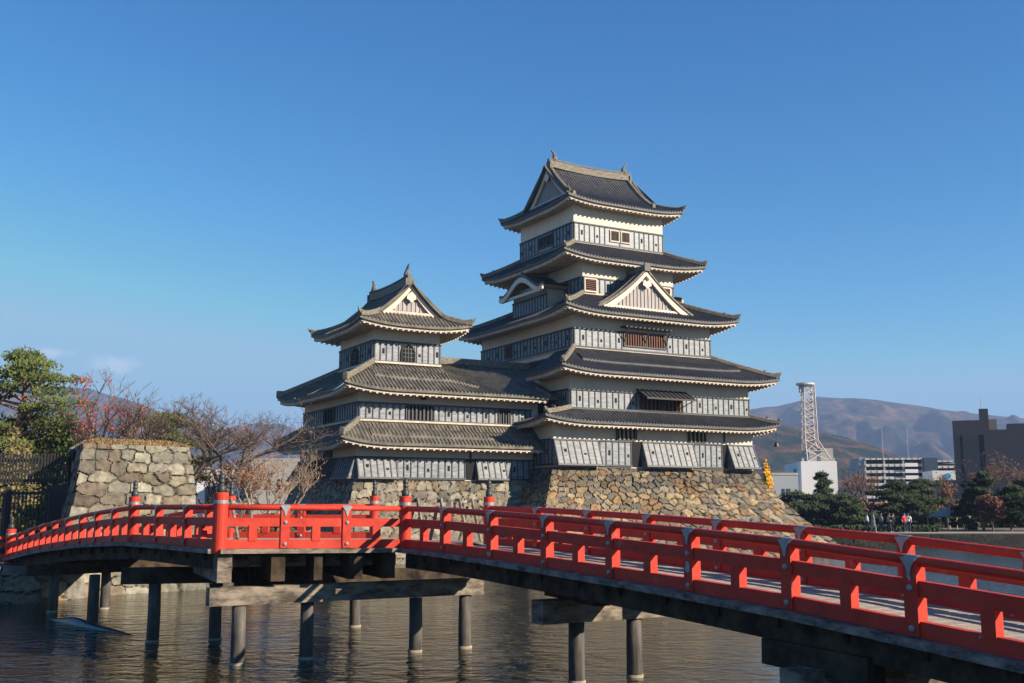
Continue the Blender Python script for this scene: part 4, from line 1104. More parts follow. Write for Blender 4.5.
# ================================================================== RED BRIDGE
bridge = thing('red_bridge', 'long zigzag wooden footbridge with vermilion railings crossing the moat', 'bridge', (0, 0, 0))
Lc = Vector((-6.62, 24.4)); Cc = Vector((-2.6, 26.15)); dR = Vector((.52, -.854)); dL = Vector((-.584, .812)); nR_ = Vector((.854, .52)); nL_ = Vector((.812, .584))
WID = 2.5
def ztop_right(t): return float(np.interp(t, [0, 2.1, 4.2, 6.3, 8.4, 10.5, 12.6, 14.7, 16.8, 18.9, 21], [-.045, -.07, -.13, -.20, -.28, -.37, -.475, -.63, -.79, -.93, -1.03]))
_px = [223, 186, 161, 136, 128, 117, 100, 83.5, 70, 56, 44, 33, 23, 14, 2]; _py = [503.9, 504.3, 504.4, 504.9, 505.8, 507.8, 510.6, 513.7, 517.3, 520.7, 524.0, 528, 532, 535, 540]
def ztop_left(t):
    p = Lc + dL * t; x = 512 + 1072 * p.x / p.y; y = float(np.interp(-x, [-a for a in _px], _py))
    return (504.0 - y) / 1085 * p.y
def HL(t): return 1.0 - .10 * max(0, t - 6.6) / 16.3
right_ts = [2.1 * k for k in range(0, 11)]
left_ts = [0, 2.2, 4.4, 6.6] + [6.6 + 1.811 * k for k in range(1, 10)]
near_R = [(Cc + dR * t, ztop_right(t), 1.0) for t in right_ts]
near_M = [(Lc.lerp(Cc, k / 3), -.0 - .045 * k / 3, 1.0) for k in range(4)]
near_L = [(Lc + dL * t, ztop_left(t), HL(t)) for t in left_ts]
far_R = [(Cc + dR * t + nR_ * WID, ztop_right(t), 1.0) for t in [-.25] + right_ts[1:]]
wL = 2.78
far_L = [(Lc + dL * t + nL_ * wL, ztop_left(t), HL(t)) for t in left_ts[3:]]
P375 = Vector((-3.98, 31.0)); P489 = far_R[0][0]
far_M = [(far_L[0][0].lerp(P375, k / 2), -.0, 1.0) for k in range(3)]
endL = near_L[-1]
wing = [(endL[0], endL[1], endL[2]), (endL[0] + Vector((-1.6, .1)), endL[1] - .12, .88), (endL[0] + Vector((-3.4, .3)), endL[1] - .2, .85)]

def rail(line, name_sfx='', posts=True, skip_post=(), plate_side=None, top_m='red'):
    """one run of railing; line: [(xy, z of the rail top, height)]"""
    n_ = len(line)
    top = MB(); top.tube([(p.x, p.y, z - .07) for p, z, h in line], .07, 10); to = top.build('handrail', M['red'], bridge, smooth=True)
    mid = MB(); bot = MB()
    for i in range(n_ - 1):
        (p, z, h), (q, z2, h2) = line[i], line[i + 1]
        mid.bar((p.x, p.y, z - .405 * h), (q.x, q.y, z2 - .405 * h2), .11, .195)
        bot.bar((p.x, p.y, z - .90 * h), (q.x, q.y, z2 - .90 * h2), .12, .20)
    mid.build('middle_rail', M['red'], bridge); bot.build('bottom_rail', M['red'], bridge)
    for i, (p, z, h) in enumerate(line):
        a = line[max(0, i - 1)][0]; b_ = line[min(n_ - 1, i + 1)][0]; d = (b_ - a).normalized(); rz = atan2(d.y, d.x)
        if i not in skip_post:
            ps = MB().box((p.x, p.y, z - .07 - (h - .07) / 2 + .01), (.20, .18, h - .07), rz); po = ps.build('railing_post', M['red'], bridge)
            # lead plate saddled over the handrail and pointed down the post, both faces
            pl = MB(); nn = Vector((d.y, -d.x))
            for sg in (1, -1):
                q = p + nn * .098 * sg; q2 = p + nn * .107 * sg
                pts = [(-.12, -.03), (-.045, -.14), (-.012, -.26), (.012, -.26), (.045, -.14), (.12, -.03)]
                o = len(pl.v)
                for c_ in (q, q2):
                    for x, zz in pts: pl.v.append((c_.x + d.x * x, c_.y + d.y * x, z + zz))
                m_ = len(pts); pl.f += [tuple(o + k for k in range(m_)), tuple(o + m_ + k for k in range(m_ - 1, -1, -1))] + [(o + k, o + (k + 1) % m_, o + m_ + (k + 1) % m_, o + m_ + k) for k in range(m_)]; pl.m += [0] * (m_ + 2)
            slope = 0
            if 0 < i < n_ - 1: slope = (line[i + 1][1] - line[i - 1][1]) / (b_ - a).length
            pl.tube([(p.x - d.x * .10, p.y - d.y * .10, z - .07 - slope * .10), (p.x + d.x * .10, p.y + d.y * .10, z - .07 + slope * .10)], .0725, 12)
            pl.build('lead_plate', M['plate'], po)
            for zz in (-.405, -.90):
                for sg in (1, -1):
                    c_ = p + nn * sg * .092; MB().tube([(c_.x - nn.x * sg * .02, c_.y - nn.y * sg * .02, z + zz * h), (c_.x + nn.x * sg * .014, c_.y + nn.y * sg * .014, z + zz * h), (c_.x + nn.x * sg * .03, c_.y + nn.y * sg * .03, z + zz * h)], [.045, .045, .02], 8).build('bolt_head', M['plate'], po)
        if i < n_ - 1:
            q = line[i + 1]; c_ = (p + q[0]) / 2; zc = (z + q[1]) / 2; hh = (h + q[2]) / 2; d2 = (q[0] - p).normalized()
            MB().box((c_.x, c_.y, zc - .65 * hh), (.19, .15, .36 * hh), atan2(d2.y, d2.x)).build('railing_stud', M['red'], bridge)
def newel(p, z, name='newel_post', r=.145, base=1.12, red=.23, s=1.0):
    """big round post with a pale band and onion finial; z = rail top"""
    po = MB().lathe((p.x, p.y, z - base), [(r, 0), (r, base + red - .02), (r * .93, base + red)], 18).build(name, M['red'], bridge, smooth=False)
    fn = MB().lathe((p.x, p.y, z + red), [(r * .55, 0), (r * .62, .02), (r * .62, .14 * s), (r * .4, .16 * s), (r * .36, .21 * s), (r * .5, .235 * s), (r * .5, .25 * s), (r * .34, .27 * s), (r * .46, .32 * s), (r * .46, .36 * s), (r * .3, .41 * s), (.004, .46 * s)], 14)
    fn.build('onion_finial', M['bronze'], po, smooth=True)
    MB().lathe((p.x, p.y, z + .01), [(r + .004, 0), (r + .004, .075)], 18).build('pale_band', M['plate'], po)
    return po
rail(near_R, skip_post=(0,)); rail(near_M, skip_post=(0, 3)); rail(near_L, skip_post=(0, 3, 12))
rail(far_R, skip_post=(0,)); rail(far_L, skip_post=(0, len(far_L) - 1)); rail(far_M, skip_post=(0, 2)); rail(wing, skip_post=(0,))
newel(Lc, 0, r=.165, red=.26); newel(Cc, -.045, r=.15); newel(near_L[3][0], near_L[3][1], r=.15); newel(endL[0], endL[1], r=.19, red=.25, s=1.15)
newel(P489, far_R[0][1], r=.14); newel(P375, 0, r=.13); newel(far_L[0][0], 0, r=.13); newel(far_L[-1][0], far_L[-1][1], r=.17)
# worn spots on the paint
for (k, dz, s_, sd_) in ((5, -.395, .20, -1), (5, -.395, .16, 1), (5, -.62, .11, 0), (6, -.66, .05, .7), (7, -.28, .09, 0), (2, -.9, .13, .4)):
    p, z, h = near_R[k]; c_ = p + dR * (.17 * sd_) - nR_ * (.099 if abs(sd_) < .8 else .048); rnd = random.Random(k * 7 + int(sd_ * 10)); pt = []
    nn_ = 9
    for j in range(nn_): 
        a_ = 2 * pi * j / nn_; rr = s_ * rnd.uniform(.35, 1.0) * .62; pt.append((c_.x + dR.x * rr * cos(a_) * 1.1, c_.y + dR.y * rr * cos(a_) * 1.1, z + dz * h + max(-.07, min(.07, rr * sin(a_))) if dz != -.62 else z + dz * h + rr * sin(a_) * 1.6))
    MB().add(pt, [tuple(range(nn_))]).build('bare_paint_patch', M['bare'], bridge)

# deck, edge boards
def deck_z(z, h): return z - h + .03
dk = MB()
def strip(A, B):
    for i in range(len(A) - 1):
        P = [A[i], A[i + 1], B[i + 1], B[i]]
        zs_ = [deck_z(q[1], q[2]) for q in P]
        L_ = (A[i + 1][0] - A[i][0]).length; nb = max(2, int(L_ / .24))
        for k in range(nb):
            a0_, a1_ = k / nb + .006, (k + 1) / nb - .006
            q = []
            for lo in (-.07, 0):
                for (t_, ln) in ((a0_, A), (a1_, A), (a1_, B), (a0_, B)):
                    p = ln[i][0].lerp(ln[i + 1][0], t_); z = deck_z(ln[i][1], ln[i][2]) * (1 - t_) + deck_z(ln[i + 1][1], ln[i + 1][2]) * t_
                    q.append((p.x, p.y, z + lo))
            dk.hexa(q)
strip(near_R, [(Cc + nR_ * WID, near_R[0][1], 1.0)] + far_R[1:]); strip(near_L[3:], far_L)
deck_poly = [near_L[3][0], near_L[2][0], near_L[1][0], Lc, near_M[1][0], near_M[2][0], Cc, Cc + nR_ * WID, P489 + Vector((-.5, 2.6)), P375, far_L[0][0]]
dk.add([(p.x, p.y, -.975) for p in deck_poly] + [(p.x, p.y, -1.05) for p in deck_poly], [tuple(range(11)), tuple(range(21, 10, -1))])
dk.build('deck', M['deck'], bridge)
def edge(line, out_n, name='edge_beam', m='edge'):
    e = MB()
    for i in range(len(line) - 1):
        (p, z, h), (q, z2, h2) = line[i], line[i + 1]
        a = p + out_n * .09; b_ = q + out_n * .09
        e.bar((a.x, a.y, z - h - .055), (b_.x, b_.y, z2 - h2 - .055), .34, .10)
    return e.build(name, M[m], bridge)
nM_ = Vector((dR.x * 0 + .4, -.916))
edge(near_R, -nR_); edge(near_M, Vector((.399, -.917)), m='pale_beam'); edge(near_L, -nL_); edge(far_R, nR_ * 1); edge(far_L, nL_ * 1)
# girders below the deck
def girder(line, off, n_out, drop=.30, ht=.36, wd=.26, m='beam'):
    g = MB()
    for i in range(len(line) - 1):
        (p, z, h), (q, z2, h2) = line[i], line[i + 1]
        a = p + n_out * off; b_ = q + n_out * off
        g.bar((a.x, a.y, z - h - drop), (b_.x, b_.y, z2 - h2 - drop), wd, ht)
    g.build('girder', M[m], bridge)
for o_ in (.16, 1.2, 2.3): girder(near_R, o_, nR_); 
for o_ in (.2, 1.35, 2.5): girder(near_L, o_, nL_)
for (ln_, nn_, T_, f_, dd_) in ((Cc, nR_, 20, ztop_right, dR), (Lc, nL_, 15, ztop_left, dL)):
    k = 1.0
    while k < T_:
        p = ln_ + dd_ * k - nn_ * .02; q = p + nn_ * 2.75; z = f_(k) - (1.0 if ln_ is Cc else HL(k)) - .2
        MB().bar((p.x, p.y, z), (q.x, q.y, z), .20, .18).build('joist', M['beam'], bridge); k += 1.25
# cross joists of the landing with square ends toward the viewer
eM = (Cc - Lc).normalized(); bM = Vector((-eM.y, eM.x))
MB().bar((Lc.x + bM.x * .75, Lc.y + bM.y * .75, -1.32), (Cc.x + bM.x * .75, Cc.y + bM.y * .75, -1.36), .10, .26).build('pale_cross_board', M['pale_beam'], bridge)  # lit plank: the sunlight on it is put into the pale colour
for k, t_ in enumerate((.12, 1.32, 2.25, 3.15, 3.95)):
    a = Lc + eM * t_ - bM * .12; b_ = a + bM * 4.2
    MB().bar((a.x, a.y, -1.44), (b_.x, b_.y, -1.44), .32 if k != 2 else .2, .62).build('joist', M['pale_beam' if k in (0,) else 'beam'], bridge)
# beams over the piles, and the piles
def pile(px, py, z_t, r=.165):
    w_ = atz(px, py, W_Z); rnd = random.Random(int(px)); 
    o_ = MB().tube([(w_.x, w_.y, W_Z - 1.2), (w_.x + rnd.uniform(-.02, .02), w_.y, (z_t + W_Z) / 2), (w_.x, w_.y, z_t)], [r, r * .98, r * .95], 16).build('pile', M['pile'], bridge, smooth=True)
    MB().tube([(w_.x, w_.y, W_Z - .3), (w_.x, w_.y, W_Z + .06)], r + .012, 16).build('water_line_collar', M['algae'], o_, smooth=True)
    return w_
pA = [pile(237, 665, -2.3), pile(306, 659, -2.3), pile(415, 652, -2.3), pile(465, 648, -2.3)]
pB = [pile(215, 640, -2.0), pile(355, 627, -2.2), pile(152, 642, -2.0)]
pC = [pile(104, 609, -2.2), pile(52, 612, -2.3), pile(92, 626, -2.1)]
pD = [pile(577, 683, -2.3, .17), pile(635, 677, -2.3, .17)]
def beam(a, b_, z1, z2, wd, ht, m='beam', name='cap_beam'): return MB().bar((a.x, a.y, z1), (b_.x, b_.y, z2), wd, ht).build(name, M[m], bridge)
a_ = Vector((pA[0].x, pA[0].y)); e_ = Vector((pA[2].x, pA[2].y)); d_ = (e_ - a_).normalized()
beam(a_ - d_ * .72, a_ + d_ * 6.2, -2.07, -2.07, .34, .40, 'pale_beam')
d2 = Vector((pB[0].x - pB[2].x, pB[0].y - pB[2].y)).normalized(); q = Vector((pB[2].x, pB[2].y)); beam(q - d2 * .85, q + d2 * 2.4, -1.88, -1.88, .36, .42)
q = Vector((pC[1].x, pC[1].y)); beam(q - d_ * .9, q + d_ * 4.6, -2.2, -2.1, .34, .38)
q = Vector((pB[1].x, pB[1].y)); beam(q - d_ * 3.6, q + d_ * 3.6, -2.15, -2.15, .34, .4)
q = Vector((pD[0].x, pD[0].y)); dd_ = Vector((pD[1].x - pD[0].x, pD[1].y - pD[0].y)).normalized()
beam(q - dd_ * .95, q + dd_ * 2.35, -2.15, -2.15, .44, .46, 'pale_beam')
for off in (-.35, 1.3):
    c_ = q + dd_ * (off + .35); beam(c_ - dR * .95, c_ + dR * .95, -1.76, -1.84, .32, .32, name='bolster')
for t_, zt_ in ((13.0, -2.12), (19.0, -2.9)):
    c0 = Cc + dR * t_ - nR_ * .45; zc = ztop_right(t_) - 1.95 + .0
    beam(c0, c0 + nR_ * 3.6, zc, zc, .46, .48, 'pale_beam')
    for o_ in (.55, 2.6):
        c_ = c0 + nR_ * o_; beam(c_ - dR * .95, c_ + dR * .95, zc + .36, zc + .30, .34, .36, name='bolster')
        p_ = c_; MB().tube([(p_.x, p_.y, W_Z - 1.2), (p_.x, p_.y, zc - .2)], .18, 16).build('pile', M['pile'], bridge, smooth=True)
for t_ in (10.0, 13.6):
    p = Lc + dL * t_; z = ztop_left(t_)
    for o_ in (.3, 2.5):
        c_ = p + nL_ * o_
rp_ = MB(); 
for k in range(3): 
    pts = [(-16.2 + .9 * (i / 8) , 37.6 + i * .16, -2.05 - .42 * sin(pi * i / 8) - .05 * k) for i in range(9)]; rp_.tube([(x + .12 * k, y, z) for x, y, z in pts], .028, 5)
rp_.build('sagging_rope', M['rope'], bridge)

# timber A-frame barriers standing on the landing
def barrier(x, y, rz, label):
    t_ = thing('wooden_barrier', label, 'barrier', (x, y, E - .975), rz, 'timber A-frames on the landing')
    cr, sr = cos(rz), sin(rz)
    def L(a, b_, c_): return (a, b_, c_ - .975)
    for s_ in (-1, 1):
        for q in (-1, 1): MB().bar(L(s_ * .55, q * .30, 0), L(s_ * .55 + .02, q * .03, 1.12), .09, .06).build('leg', M['pale_beam'], t_)
        MB().bar(L(s_ * .55, -.2, .38), L(s_ * .55, .2, .38), .06, .08).build('brace', M['pale_beam'], t_)
    MB().bar(L(-.8, 0, .96), L(.8, 0, .96), .08, .10).build('top_bar', M['pale_beam'], t_)
    return t_
def at_deck(px, Y): return ((px - 512) / 1072 * Y, Y)
x, y = at_deck(428, 28.6); barrier(x, y, R(60), 'pale timber barrier just right of the corner post on the bridge landing')
x, y = at_deck(464, 28.2); barrier(x, y, R(75), 'pale timber barrier left of the far corner post of the bridge')
x, y = at_deck(238, 29.0); barrier(x, y, R(80), 'timber barrier right of the thickest red corner post')


# half-sunken hull
hl = MB(); n_ = 18; p0 = atz(44, 617, W_Z); p1 = atz(138, 636, W_Z); o = 0
for i in range(n_ + 1):
    t_ = i / n_; c_ = p0.lerp(p1, t_); wd = .24 * sin(pi * min(1, max(0, t_))) ** .7 * (1 - .35 * t_) + .02; ht = .10 * exp(-((t_ - .36) / .13) ** 2) + .10 * sin(pi * t_) 
    d_h = (p1 - p0).normalized(); nn = Vector((-d_h.y, d_h.x, 0))
    for k in range(9):
        a_ = pi * k / 8; hl.v.append(tuple(c_ + nn * wd * cos(a_) + Vector((0, 0, -.06 + (ht + .05) * sin(a_)))))
for i in range(n_):
    for k in range(8): a = i * 9 + k; hl.f.append((a, a + 1, a + 10, a + 9)); hl.m.append(0)
hb = hl.build('sunken_boat', M['log'], None, smooth=True); tag(hb, 'dark upturned hull lying half sunk in the moat under the left span', 'boat')

# ================================================================== LEFT BANK: low wall, tall masonry pillar, fence and gate
pal2 = [(.31, .285, .21), (.27, .25, .19), (.33, .31, .24), (.21, .18, .14), (.27, .21, .145), (.32, .295, .22), (.24, .225, .18), (.29, .27, .21)]
q_ = lambda h: .03
A_ = at(84, 443, 43.2); B_ = at(190, 448, 46.6)
dAB = Vector((B_.x - A_.x, B_.y - A_.y)).normalized(); bk = Vector((-.45, .89)) * 5.0
pil = [(A_.x, A_.y), (B_.x, B_.y), (B_.x + bk.x, B_.y + bk.y), (A_.x + bk.x, A_.y + bk.y)]
pt_ = thing('masonry_bastion', 'tall square bastion of big pale fitted stones with dry grass on top, beside the bridge', 'stone wall', (A_.x, A_.y, 0))
pil_l = [(p[0] - A_.x, p[1] - A_.y) for p in pil]
def off_p(z): h = 2.45 - z; return .02 + .115 * h + .006 * h * h
stone_wall('boulder_face', pt_, pil_l, -4.2, 2.45, off_p, cell=(.74, .46), res=.05, pn=5.5, wobk=.45, rowj=.26, palette=pal2, seed=21, rough=.11,
           band=lambda s, z: np.array((1, 1, 1)) if (z > 1.6 or z < -.6 or (s * .37 + z) % 1.9 > .8) else np.array((.86, .79, .72)))
gm = MB(); K = 26
cx = sum(p[0] for p in pil_l) / 4; cy = sum(p[1] for p in pil_l) / 4
for j in range(K + 1):
    for i in range(K + 1):
        s_, t_ = i / K, j / K
        p = Vector(pil_l[0]).lerp(Vector(pil_l[1]), s_).lerp(Vector(pil_l[3]).lerp(Vector(pil_l[2]), s_), t_)
        e = min(s_, 1 - s_, t_ * 1.0, 1 - t_) * 6; h = .26 * min(1, e) ** .5 + .07 * MN.noise(Vector((p.x * 1.3, p.y * 1.3, 2)))
        gm.v.append((p.x * 1.0, p.y, 2.40 + h))
for j in range(K):
    for i in range(K): a = j * (K + 1) + i; gm.f.append((a, a + 1, a + K + 2, a + K + 1)); gm.m.append(0)
rndg = random.Random(4)
for i in range(5200):
    s_, t_ = rndg.random(), rndg.random() ** 1.4; p = Vector(pil_l[0]).lerp(Vector(pil_l[1]), s_).lerp(Vector(pil_l[3]).lerp(Vector(pil_l[2]), s_), t_)
    e = min(s_, 1 - s_, t_, 1 - t_) * 6; z = 2.40 + .26 * min(1, e) ** .5; a_ = rndg.uniform(0, pi); hh = rndg.uniform(.04, .13)
    gm.add([(p.x - .03 * cos(a_), p.y - .03 * sin(a_), z), (p.x + .03 * cos(a_), p.y + .03 * sin(a_), z), (p.x + rndg.uniform(-.1, .1), p.y + rndg.uniform(-.1, .1), z + hh)], [(0, 1, 2)])
gm.build('dry_grass_cap', M['dry_grass'], pt_)
# low embankment walls along the water
wl_ = thing('embankment_wall', 'low embankment wall of big angular stones at the left waterline under the bridge', 'stone wall', (0, 0, 0))
stone_wall('boulder_face', wl_, [(-32, 35.4), (-24, 36.3), (-18.9, 38.9), (-17.4, 40.6), (-16.4, 43.2)], -4.3, -2.25, lambda z: .03 + .12 * (-2.25 - z), cell=(.95, .62), res=.06, seed=31, closed=False, rough=.14, topcap=False,
           palette=[(.42, .37, .27), (.38, .27, .16), (.33, .31, .26), (.46, .38, .27), (.27, .25, .21)])
wl2 = thing('embankment_wall', 'low stone embankment behind the bridge between the bastion and the small tower', 'stone wall', (0, 0, 0))
stone_wall('boulder_face', wl2, [(-13.2, 47.0), (-14.6, 54), (-13.6, 63.5), (-11.5, 68)], -4.3, -2.1, lambda z: .03 + .12 * (-2.1 - z), cell=(.9, .65), res=.12, seed=33, closed=False, rough=.12, topcap=False)
# far bank wall
wl3 = thing('embankment_wall', 'long dark low stone embankment of the far bank on the right', 'stone wall', (0, 0, 0))
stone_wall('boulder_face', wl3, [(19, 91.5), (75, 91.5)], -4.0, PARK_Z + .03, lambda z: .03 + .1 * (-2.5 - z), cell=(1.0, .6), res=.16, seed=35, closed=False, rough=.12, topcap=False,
           palette=[(.022, .022, .018), (.015, .016, .014), (.03, .028, .022)])  # the wall's shaded look is put into this near-black palette

def paling(name, label, cat, x0, x1, Y, zb, zt, pitch, wd, rails, posts, m='black_wood', group=None, cap=True):
    t_ = thing(name, label, cat, ((x0 + x1) / 2, Y, E + zb), 0, group); xc = (x0 + x1) / 2
    s_ = MB(); n_ = int((x1 - x0) / pitch)
    for i in range(n_ + 1): 
        x = x0 + (x1 - x0) * i / n_ - xc; s_.box((x, 0, (zb + zt) / 2), (wd, .04, zt - zb))
    s_.build('palings', M[m], t_)
    for z in rails: MB().box((0, .06, z), (x1 - x0, .07, .12)).build('rail', M[m], t_)
    for x in posts:
        po = MB().box((x - xc, .08, (zb + zt) / 2 + .05), (.2, .2, zt - zb + .25)).build('post', M[m], t_)
        if cap: MB().lathe((x - xc, .08, zt + .18), [(.17, 0), (.17, .05), (.02, .14)], 8).build('post_cap', M['plate'], po)
    return t_
paling('tall_fence', 'tall black paling fence above the gate at the left edge, beside the bastion', 'fence', -24.6, -18.6, 46.2, .85, 2.15, .135, .07, (1.0, 1.85), (-19.1,), cap=True)
paling('gate_fence', 'low dark gate of thin upright bars behind the left bridge end', 'gate', -24.6, -19.6, 45.4, -2.3, .55, .16, .05, (.45, -1.9), (-21.4,), cap=False)
bw = thing('black_screen', 'plain black screen between the gate and the bastion', 'fence', (-19.2, 46.4, E - 2.3))  # plain black slab filling the dark gap beside the bastion
MB().box((0, 0, -.75), (1.9, .1, 3.1)).build('boards', M['dark_wall'], bw); MB().box((0, -.06, .75), (1.9, .08, .14)).build('rail', M['black_wood'], bw)
# thin pole in front of the small tower
pp = atz(319.5, 531, -2.2)
pl_ = MB().tube([(pp.x, pp.y, -2.3), (pp.x, pp.y, at(319.5, 441, pp.y).z)], .035, 6).build('thin_pole', M['steel'], None); tag(pl_, 'thin pale pole standing in front of the shaded side of the small tower', 'pole')

# ================================================================== TREES
def branches(seed, height, spread, trunk_r, levels=5, lean=(0, 0), up=.35, split=(2, 3), first=.28, droop=0.0, sides=(7, 6, 5, 4, 3, 3), shrink=.72, twist=.5, multi=1):
    rnd = random.Random(seed); mb = MB(); tips = []
    def grow(p, d, L, r, lv):
        n_ = 4 if lv < 3 else 3; pts = [p]; rs = [r]; q = p.copy(); dd = d.copy()
        for i in range(n_):
            dd = (dd + Vector((rnd.uniform(-1, 1), rnd.uniform(-1, 1), rnd.uniform(-.6, .6))) * .16 * twist * (1 + lv * .4) + Vector((0, 0, up * .10 - droop * lv * .03))).normalized()
            q = q + dd * L / n_; pts.append(q.copy()); rs.append(r * (1 - .42 * (i + 1) / n_))
            if lv >= 2 and i < n_ - 1 and rnd.random() < .5 and lv < levels:
                s_ = Vector((rnd.uniform(-1, 1), rnd.uniform(-1, 1), rnd.uniform(-.2, .9))).normalized(); grow(q.copy(), (dd * .6 + s_ * .8).normalized(), L * .5, r * .4, lv + 1)
        mb.tube(pts, rs, sides[min(lv, 5)], caps=False)
        if lv >= levels: tips.append((q, dd)); return
        for k in range(rnd.randint(*split)):
            ang = rnd.uniform(0, 2 * pi); s_ = Vector((cos(ang) * spread, sin(ang) * spread, rnd.uniform(-.1, .6)))
            nd = (dd * .75 + s_ * rnd.uniform(.5, 1.0)).normalized()
            grow(q.copy(), nd, L * shrink * rnd.uniform(.75, 1.2), r * .58, lv + 1)
        if lv >= 2: tips.append((q, dd))
    for k in range(multi):
        a = 2 * pi * k / multi + .5; d = Vector((lean[0] + (cos(a) * .35 if multi > 1 else 0), lean[1] + (sin(a) * .35 if multi > 1 else 0), 1)).normalized()
        grow(Vector((0, 0, -.2)), d, height * first, trunk_r * (1 if multi == 1 else .8), 0)
    return mb, tips
def leaf_mesh(points, size, rnd, jitter=.25, per=3, flat=0.0):
    mb = MB()
    for p, s_ in points:
        for k in range(per):
            c_ = p + Vector((rnd.gauss(0, jitter), rnd.gauss(0, jitter), rnd.gauss(0, jitter * (1 - flat)))) * s_
            a = Vector((rnd.uniform(-1, 1), rnd.uniform(-1, 1), rnd.uniform(-1, 1))).normalized(); b_ = a.orthogonal().normalized(); z = rnd.uniform(.6, 1.3) * size
            mb.add([c_ - a * z * .5, c_ + b_ * z * .35, c_ + a * z * .5, c_ - b_ * z * .35], [(0, 1, 2, 3)])
    return mb
def place(mb, off): mb.v = [(v[0], v[1], v[2] + off) for v in mb.v]; return mb
def bare_tree(label, cat, x, y, zg, seed, height, spread, r, leaf=None, leaf_n=1, leaf_size=.10, leaf_frac=.5, leaf_sel=None, group=None, name='bare_tree', bark='bark', **kw):
    t_ = thing(name, label, cat, (x, y, E + zg), 0, group)
    mb, tips = branches(seed, height, spread, r, **kw)
    place(mb, zg).build('trunk', M[bark], t_)
    if leaf:
        rnd = random.Random(seed + 1); pts = [(p, 1.0) for p, d in tips if (leaf_sel(p) if leaf_sel else rnd.random() < leaf_frac)]
        place(leaf_mesh(pts, leaf_size, rnd, .16, leaf_n), zg).build('crown', M[leaf], t_)
    return t_
def needle_pad(mb, c_, rx, ry, rz, n_, rnd, size):
    for i in range(n_):
        th = rnd.uniform(0, 2 * pi); u = rnd.random() ** .5; ph = rnd.uniform(-.35, 1)
        p = Vector((c_[0] + rx * u * cos(th), c_[1] + ry * u * sin(th), c_[2] + rz * ph * (1.05 - u * .75) + rnd.gauss(0, .06)))
        for k in range(2):
            a = Vector((rnd.uniform(-1, 1), rnd.uniform(-1, 1), rnd.uniform(.0, 1.3))).normalized() * size * rnd.uniform(.7, 1.3); b_ = a.orthogonal().normalized() * size * .26
            mb.add([p - b_, p + b_, p + a], [(0, 1, 2)])
def pine(label, x, y, zg, seed, height, width, name='pine_tree', needle='needle', bark='pine_bark', pads=26, per=170, size=.17, lean=(0, 0), crown_from=.35, top_flat=.75, group=None, cat='tree', thick=.38):
    t_ = thing(name, label, cat, (x, y, E + zg), 0, group); rnd = random.Random(seed); tr = MB(); fo = MB()
    tp = []; q = Vector((0, 0, -.2)); n_ = 10
    for i in range(n_ + 1):
        f = i / n_; tp.append(Vector((lean[0] * f * height + .25 * sin(f * 5 + seed), lean[1] * f * height + .25 * cos(f * 4 + seed), -.2 + f * height * .95)))
    tr.tube(tp, [height * .026 * (1.15 - f / n_ * .95) for f in range(n_ + 1)], 8)
    for k in range(pads):
        f = crown_from + (1 - crown_from) * ((k + rnd.random() * .8) / pads); f = min(f, .98)
        base_ = tp[int(f * n_)].lerp(tp[min(n_, int(f * n_) + 1)], f * n_ - int(f * n_))
        wd = width * .5 * (1 - max(0, (f - top_flat) / (1 - top_flat)) ** 1.6 * .75) * (.55 + .45 * min(1, (f - crown_from) / .2 + .3))
        ang = k * 2.4 + rnd.uniform(-.5, .5); d = wd * rnd.uniform(.35, 1.0) if f < .93 else wd * .25
        tip = base_ + Vector((cos(ang) * d, sin(ang) * d, rnd.uniform(-.2, .45)))
        m_ = (base_ + tip) / 2 + Vector((0, 0, rnd.uniform(-.1, .25)))
        tr.tube([base_, m_, tip], [height * .009, height * .006, height * .003], 5)
        rr = width * .5 * rnd.uniform(.26, .44); needle_pad(fo, tip, rr, rr * .9, rr * thick, per, rnd, size)
        needle_pad(fo, m_ + Vector((0, 0, .15)), rr * .6, rr * .6, rr * .25, per // 3, rnd, size)
    place(tr, zg).build('trunk', M[bark], t_); place(fo, zg).build('crown', M[needle], t_)
    return t_
def bush(label, x, y, zg, seed, rx, ry, h, leaf, n_=2600, size=.12, name='leafy_tree', cat='tree', trunk=True, lobes=9, group=None, base=.15):
    t_ = thing(name, label, cat, (x, y, E + zg), 0, group); rnd = random.Random(seed)
    L_ = []
    for k in range(lobes):
        a = rnd.uniform(0, 2 * pi); rr = rnd.uniform(.15, .72); f = base + (1 - base) * rnd.uniform(.15, .8)
        wz = 1 - abs(f - .5) * .8
        L_.append((Vector((cos(a) * rx * rr * wz, sin(a) * ry * rr * wz, f * h)), rnd.uniform(.28, .46)))
    L_.append((Vector((0, 0, h * .62)), .5))
    mb = MB()
    for i in range(n_):
        c_, s_ = L_[rnd.randrange(len(L_))]
        d = Vector((rnd.gauss(0, 1), rnd.gauss(0, 1), rnd.gauss(0, 1))); d = d.normalized() * (rnd.random() ** .35) * rnd.uniform(.85, 1.12)
        p = c_ + Vector((d.x * rx * s_, d.y * ry * s_, d.z * h * s_ * .62))
        if p.z < .05: continue
        a = Vector((rnd.uniform(-1, 1), rnd.uniform(-1, 1), rnd.uniform(-1, 1))).normalized(); b_ = a.orthogonal().normalized(); z = size * rnd.uniform(.6, 1.4)
        mb.add([p - a * z, p + b_ * z * .7, p + a * z, p - b_ * z * .7], [(0, 1, 2, 3)])
    place(mb, zg).build('crown', M[leaf], t_)
    if trunk:
        tr, _ = branches(seed + 5, h * .9, .7, h * .03, levels=3); place(tr, zg).build('trunk', M['bark'], t_)
    return t_
G = -2.35
def X(px, Y): return (px - 512) / 1072 * Y
